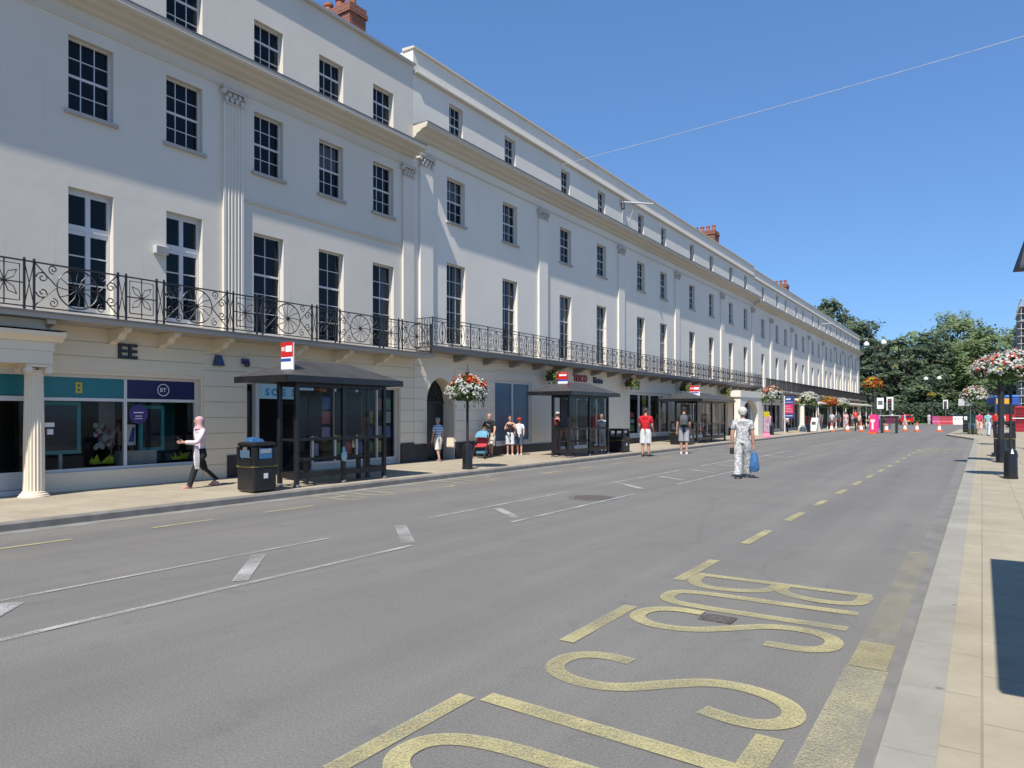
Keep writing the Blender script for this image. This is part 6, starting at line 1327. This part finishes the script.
# cyclist
cy, J = person('cyclist in red top riding away past the cones', (-9.9, 73.4, .30), R(10), 1.72, top=(.5, .02, .03), bottom=(.03, .03, .04), legs=((55, 70), (20, 45)), arms=((45, 10, 6), (45, 10, 6)), lean=22, lower='shorts', hat=(.1, .1, .1), seated=True)
bk = thing('bicycle', 'dark bicycle ridden by the cyclist in red', 'bicycle', (-9.9, 73.4, .004), R(10))
for y in (-.5, .52):
    mb = MB(); mb.tube([(0, y + .33 * math.cos(a), .34 + .33 * math.sin(a)) for a in [2 * PI * i / 20 for i in range(21)]], .018, 5); w_ = mb.build('wheel', M['rubber'], bk)
    q = MB()
    for k in range(8): a = PI * k / 8; q.tube([(0, y - .32 * math.cos(a), .34 - .32 * math.sin(a)), (0, y + .32 * math.cos(a), .34 + .32 * math.sin(a))], .003, 3)
    q.build('spokes', M['alu'], w_)
mb = MB(); mb.tube([(0, -.5, .34), (0, -.05, .30), (0, -.16, .85), (0, -.5, .34)], .016, 5); mb.tube([(0, -.05, .3), (0, .4, .82), (0, .52, .34)], .016, 5); mb.tube([(0, -.14, .78), (0, .38, .78)], .016, 5); mb.build('frame', M['blackgloss'], bk)
MB().tube([(-.25, .35, 1.0), (-.1, .42, .98), (.1, .42, .98), (.25, .35, 1.0)], .014, 5).build('handlebar', M['alu'], bk); MB().cbox(-.06, .06, -.3, -.05, .86, .91, .02).build('saddle', M['blackmatt'], bk)

# ------------------------------------------------------------------ vehicles
def car(loc, rz, paint, label, k=1.0):
    t = thing('parked_car', label, 'car', loc, rz); t.scale = (k, k, k)
    prof = [(-1.95, .28), (-2.0, .55), (-1.92, .82), (-1.55, .92), (-.95, .97), (.9, 1.0), (1.55, .95), (1.95, .85), (2.0, .55), (1.95, .28)]
    def sec(w_): return [[(x * w_[i], y, z) for i, (y, z) in enumerate(prof)] for x in (-.86, -.80, .80, .86)]
    mb = MB(); rs = []
    for x, ins in ((-.86, .06), (-.80, 0), (.80, 0), (.86, .06)): rs.append([(x, y * (1 - ins * .6), z - (ins if z > .6 else -ins * .5)) for y, z in prof])
    mb.rings(rs); b_ = mb.build('body', paint, t, True)
    def rg(z, y0, y1, w_): return [(-w_, y0, z), (w_, y0, z), (w_, y1, z), (-w_, y1, z)]
    MB().rings([rg(.94, -1.75, 1.05, .76), rg(1.40, -1.35, .35, .60), rg(1.47, -1.15, .15, .52)]).build('roof', paint, t)
    g_ = MB(); g_.quad((-.62, -1.70, 1.0), (.62, -1.70, 1.0), (.53, -1.42, 1.36), (-.53, -1.42, 1.36)); g_.quad((-.62, 1.03, 1.0), (.62, 1.03, 1.0), (.53, .50, 1.36), (-.53, .50, 1.36))
    for s_ in (-1, 1): g_.quad((s_ * .755, -1.45, 1.0), (s_ * .755, .85, 1.0), (s_ * .635, .28, 1.36), (s_ * .635, -1.2, 1.36))
    g_.build('windows', M['carglass'], t)
    for s_ in (-1, 1):
        for y in (-1.25, 1.25):
            q = MB(); q.lathe([(.2, -.1), (.31, -.1), (.32, -.06), (.32, .06), (.31, .1), (.2, .1)], 0, 0, 18); q.v = [(s_ * .77 + c, y + a, .32 + b2) for a, b2, c in q.v]; w_ = q.build('wheel', M['rubber'], t)
            q = MB(); q.lathe([(.001, .02), (.2, .04), (.2, -.04), (.001, -.02)], 0, 0, 12); q.v = [(s_ * .80 + c, y + a, .32 + b2) for a, b2, c in q.v]; q.build('rim', M['alu'], w_)
        MB().cbox(s_ * .62 - .13, s_ * .62 + .13, -1.99, -1.88, .66, .86, .02).build('tail_light', M['lightred'], t); MB().cbox(s_ * .62 - .15, s_ * .62 + .15, 1.87, 1.985, .62, .78, .02).build('headlight', M['globe'], t)
    MB().box(-.26, .26, -2.012, -1.99, .48, .6).build('number_plate', M['yellow'], t); MB().cbox(-.8, .8, -2.03, -1.93, .3, .45, .03).build('bumper', M['blackmatt'], t)
    return t
car((-9.6, 121, .01), R(14), M['carred'], 'bright red hatchback beyond the cones at the end of the street', 1.0)
car((-14.2, 122, .01), R(-10), M['carblack'], 'dark car in the shade left of the red hatchback', 1.15)
car((-4.0, 140, .01), R(80), M['carblack'], 'black car behind the far barriers, partly under the trees', 1.0); car((1.2, 141, .01), R(82), M['carblack'], 'dark car behind the white end of the far barriers', 1.0)
# bus
bu = thing('bus', 'blue and red bus with an amber destination panel behind the right hand posts', 'bus', (2.6, 106, 0), R(6))
MB().cbox(-1.25, 1.25, 0, 9, .35, 1.7, .08).build('lower_body', M['red'], bu); MB().cbox(-1.25, 1.25, .01, 9, 1.703, 3.6, .08).build('upper_body', M['blueprint'], bu); MB().cbox(-1.28, 1.28, -.02, 9.0, 3.603, 3.9, .1).build('roof', mat('bus roof blue', (.08, .2, .5), .4), bu)
MB().box(-1.1, 1.1, -.01, .006, 1.55, 2.75).build('windscreen', M['carglass'], bu); MB().box(-1.15, .2, -.03, -.012, 2.85, 3.5).build('destination_panel', mat('amber display', (.7, .35, .02), .4), bu)
for s_ in (-1, 1):
    MB().box(s_ * 1.25 - .012, s_ * 1.25 + .012, .4, 8.6, 1.8, 2.9).build('side_windows', M['carglass'], bu); MB().cbox(s_ * .9 - .18, s_ * .9 + .18, -.03, .02, .7, .95, .01).build('headlight', M['globe'], bu)
    for y in (1.8, 7):
        q = MB(); q.lathe([(.25, -.14), (.47, -.14), (.47, .14), (.25, .14)], 0, 0, 16); q.v = [(s_ * 1.12 + c, y + a, .47 + b2) for a, b2, c in q.v]; q.build('wheel', M['rubber'], bu)
# scaffolded building on the right, far along
sb = thing('brick_building', 'pale building at the far right edge seen behind scaffolding', 'building', (0, 0, 0)); X0 = 5.75
mb = MB(); opsR = []
for z in (4, 7.5, 11, 14):
    for k in range(7): opsR.append((121 + 4 * k, 122.2 + 4 * k, z, z + 1.9))
wm = wall(MB(), 0, 118, 150, 0, 17, opsR, -.2); wm.v = [(X0 - x, y, z) for x, y, z in wm.v]; wm.quad((X0, 118, 0), (X0 + 12, 118, 0), (X0 + 12, 118, 17), (X0, 118, 17)); wm.quad((X0, 118, 17), (X0, 150, 17), (X0 + 12, 150, 17), (X0 + 12, 118, 17)); wm.build('wall', M['cream2'], sb)
mb = MB()
for o_ in opsR: mb.box(X0 + .2, X0 + .24, o_[0], o_[1], o_[2], o_[3])
mb.build('windows', M['carglass'], sb); mb = MB(); mb.rings([[(X0 - 1.5, y, 13.3), (X0, y, 14.2), (X0, y, 13.9), (X0 - 1.5, y, 13.0)] for y in (133, 150)]); mb.build('lower_roof', M['ledge'], sb)
sf = thing('scaffolding', 'steel pole scaffolding with boarded lifts at the right edge of the picture', 'scaffolding', (0, 0, 0))
mb = MB()
for y in [117 + 2.2 * k for k in range(8)]:
    for x in (X0 - 1.35, X0 - .25): mb.tube([(x, y, 0), (x, y, 17.2)], .05, 5)
for z in [2 * k for k in range(1, 9)]:
    for x in (X0 - 1.4, X0 - .2): 
        mb.tube([(x, 116.6, z), (x, 133, z)], .045, 5); mb.tube([(x, 116.6, z + 1), (x, 133, z + 1)], .045, 5)
    for y in [117 + 2.2 * k for k in range(8)]: mb.tube([(X0 - 1.8, y, z), (X0 - .1, y, z)], .045, 5)
for x in (X0 + 1, X0 + 3, X0 + 5): mb.tube([(x, 116.9, 0), (x, 116.9, 17.2)], .05, 5)
for z in [2 * k for k in range(1, 9)]: mb.tube([(X0 - 1.8, 116.8, z), (X0 + 6, 116.8, z)], .045, 5); mb.tube([(X0 - 1.8, 116.8, z + 1), (X0 + 6, 116.8, z + 1)], .045, 5)
mb.build('poles', mat('dull galvanised pole', (.42, .41, .39), .7), sf); mb = MB()
for z in [2 * k for k in range(1, 9)]: mb.box(X0 - 1.5, X0 - .15, 116.8, 133, z + .06, z + .11)
mb.build('boards', mat('scaffold boards', (.33, .3, .27), .8), sf)

# ------------------------------------------------------------------ trees
def tree(x, y, h, blobs, trunk_r, mats, label, leaf=.55, n=2600, kind='broad', zb=0, name='tree'):
    t = thing(name, label, 'tree', (x, y, zb)); random.seed(int(x * 13 + y * 7))
    tk = MB(); tk.tube([(0, 0, 0), (.15, .1, h * .2), (-.1, .2, h * .45), (.1, 0, h * .75)], trunk_r, 8, trunk_r * .35)
    for bx, by, bz, br, q in blobs: tk.tube([(0, 0, bz * .45), (bx * .5, by * .5, bz * .72), (bx, by, bz)], trunk_r * .4, 6, trunk_r * .08)
    tk.build('trunk', M['bark'], t, True)
    cr = MB()
    for bx, by, bz, br, q in blobs:
        fl = q  # vertical flattening
        m = int(n * br * br / sum(b[3] ** 2 for b in blobs)); subs = [(Vector((random.gauss(0, 1), random.gauss(0, 1), random.gauss(0, 1))).normalized(), random.uniform(.55, 1.0)) for _ in range(max(8, int(br * 5)))]
        for _ in range(m):
            d, rr = random.choice(subs); c = Vector((bx + d.x * br * rr, by + d.y * br * rr, bz + d.z * br * rr * fl))
            e = Vector((random.gauss(0, 1), random.gauss(0, 1), random.gauss(0, 1))); e *= br * .20; e.z *= fl if kind == 'layer' else .8; p = c + e
            nr = (d * .9 + Vector((bx, by, 0)) * .05 + Vector((random.uniform(-.7, .7), random.uniform(-.9, .5), random.uniform(-.1, 1.0)))).normalized(); u = nr.cross(Vector((.31, .52, .79))).normalized(); v = nr.cross(u); s_ = leaf * random.uniform(.5, 1.2)
            cr.m(0 if random.random() < .7 else 1).add([p + u * s_, p + v * s_ * .55 + nr * s_ * .12, p - u * s_ * .9, p - v * s_ * .55], [(0, 1, 2, 3)])
    cr.build('crown', mats, t)
    return t
def broad(h, w_, seed, k=14, flat=.8, low=.3):
    random.seed(seed); out = []
    for i in range(k):
        z = h * (low + (.93 - low) * (i + .5) / k); f_ = math.sin(PI * min(1, max(.08, ((z / h) - low + .12) / (1.10 - low)))) ** .7; a = i * 2.4 + random.random(); r = w_ * f_ * random.uniform(.45, .8)
        out.append((r * math.cos(a), r * math.sin(a), z, w_ * random.uniform(.32, .5), flat))
    out.append((0, 0, h * .9, w_ * .34, flat)); out.append((0, 0, h * .6, w_ * .55, flat)); return out
dk, md, pl, gy = M['leafdark'], M['leafmid'], M['leafpale'], M['leafgrey']
tree(-27.2, 165, 27.5, broad(27.5, 6.0, 1, 12, .8, .55), .55, [gy, dk], 'tall open tree showing above the far terrace roof', .45, 3600)
tree(-21.3, 160, 21.0, broad(21, 5.6, 2, 14), .5, [gy, dk], 'grey green tree stepping down right of the tall one beyond the terrace end', .45, 3800)
tree(-25, 175, 17, broad(17, 7, 9, 12, .8, .15), .5, [dk, gy], 'dark tree low behind the end of the terrace', .5, 3200)
lay = []
random.seed(11)
for i in range(40):
    z = 3.2 + 13.2 * ((i + .5) / 40) ** .9; rad = 11.0 * (1 - ((z - 3) / 17.5) ** 2.2) ** .5; a = i * 2.399; lay.append((rad * .72 * math.cos(a), rad * .5 * math.sin(a), z, 3.6 - z * .07, .26))
tree(-13.2, 158, 17, lay, .8, [dk, gy], 'broad dark cedar with flat layered branches at the end of the street', .42, 13000, 'layer', name='cedar_tree')
tree(-4.2, 172, 22.5, broad(22.5, 8.2, 4, 18, .85, .2), .6, [pl, md], 'tallest pale green round headed tree right of the cedar', .38, 9750)
tree(.2, 160, 17.2, broad(17.2, 6.8, 5, 16, .85, .12), .5, [md, md], 'bright mid green tree in front of the pale tall one', .38, 8400)
tree(6.8, 176, 20.0, broad(20, 7, 6, 16, .8, .2), .5, [md, gy], 'mid green tree left of the scaffolding', .38, 6750)
tree(11.5, 168, 17.5, broad(17.5, 7, 7, 14, .8, .15), .5, [md, dk], 'green tree partly hidden by the scaffolding', .5, 3600)
tree(-8.6, 150, 9.5, broad(9.5, 4.6, 8, 12, .8, .1), .3, [dk, md], 'low dark tree beneath the cedar branches', .4, 3000)
tree(-19, 150, 8.5, broad(8.5, 4.6, 12, 12, .8, .05), .3, [dk, gy], 'low dark tree behind the left end of the cones', .4, 3000)
tree(2.5, 152, 8.2, broad(8.2, 5.0, 13, 12, .8, .05), .3, [dk, md], 'low dark bushy tree behind the white barriers', .4, 3000)
tree(-32, 158, 14, broad(14, 7, 14, 12, .8, .1), .4, [dk, gy], 'dark tree mostly hidden behind the far terrace', .5, 2200)
hd = MB(); random.seed(21)
for _ in range(9000):
    x = random.uniform(-45, 30); y = random.uniform(143, 147); z = random.random() ** .7 * 3.6; s_ = .3 * random.uniform(.6, 1.3); nr = Vector((random.uniform(-1, 1), random.uniform(-1, .3), random.uniform(-.3, 1))).normalized(); u = nr.cross(Vector((.3, .5, .8))).normalized(); v = nr.cross(u); p = Vector((x, y, z))
    hd.add([p + u * s_, p + v * s_ * .6, p - u * s_, p - v * s_ * .6], [(0, 1, 2, 3)])
o = hd.build('shrubbery', dk); tag(o, 'dark mass of shrubs along the park edge under the trees', 'shrubs', None, 'stuff')
wd = MB(); random.seed(22)
for _ in range(16000):
    x = random.uniform(-80, 70); y = random.uniform(196, 215); z = random.random() * ((20 if -60 < x < 2 else 15) + 1.2 * math.sin(x * .3) + 1. * math.sin(x * .83 + 1)); s_ = .9 * random.uniform(.6, 1.3); nr = Vector((random.uniform(-1, 1), random.uniform(-1, .3), random.uniform(-.3, 1))).normalized(); u = nr.cross(Vector((.3, .5, .8))).normalized(); v = nr.cross(u); p = Vector((x, y, z))
    wd.add([p + u * s_, p + v * s_ * .6, p - u * s_, p - v * s_ * .6], [(0, 1, 2, 3)])
o = wd.build('far_wood', md); tag(o, 'distant woodland closing the view behind the trees', 'woodland', None, 'stuff')
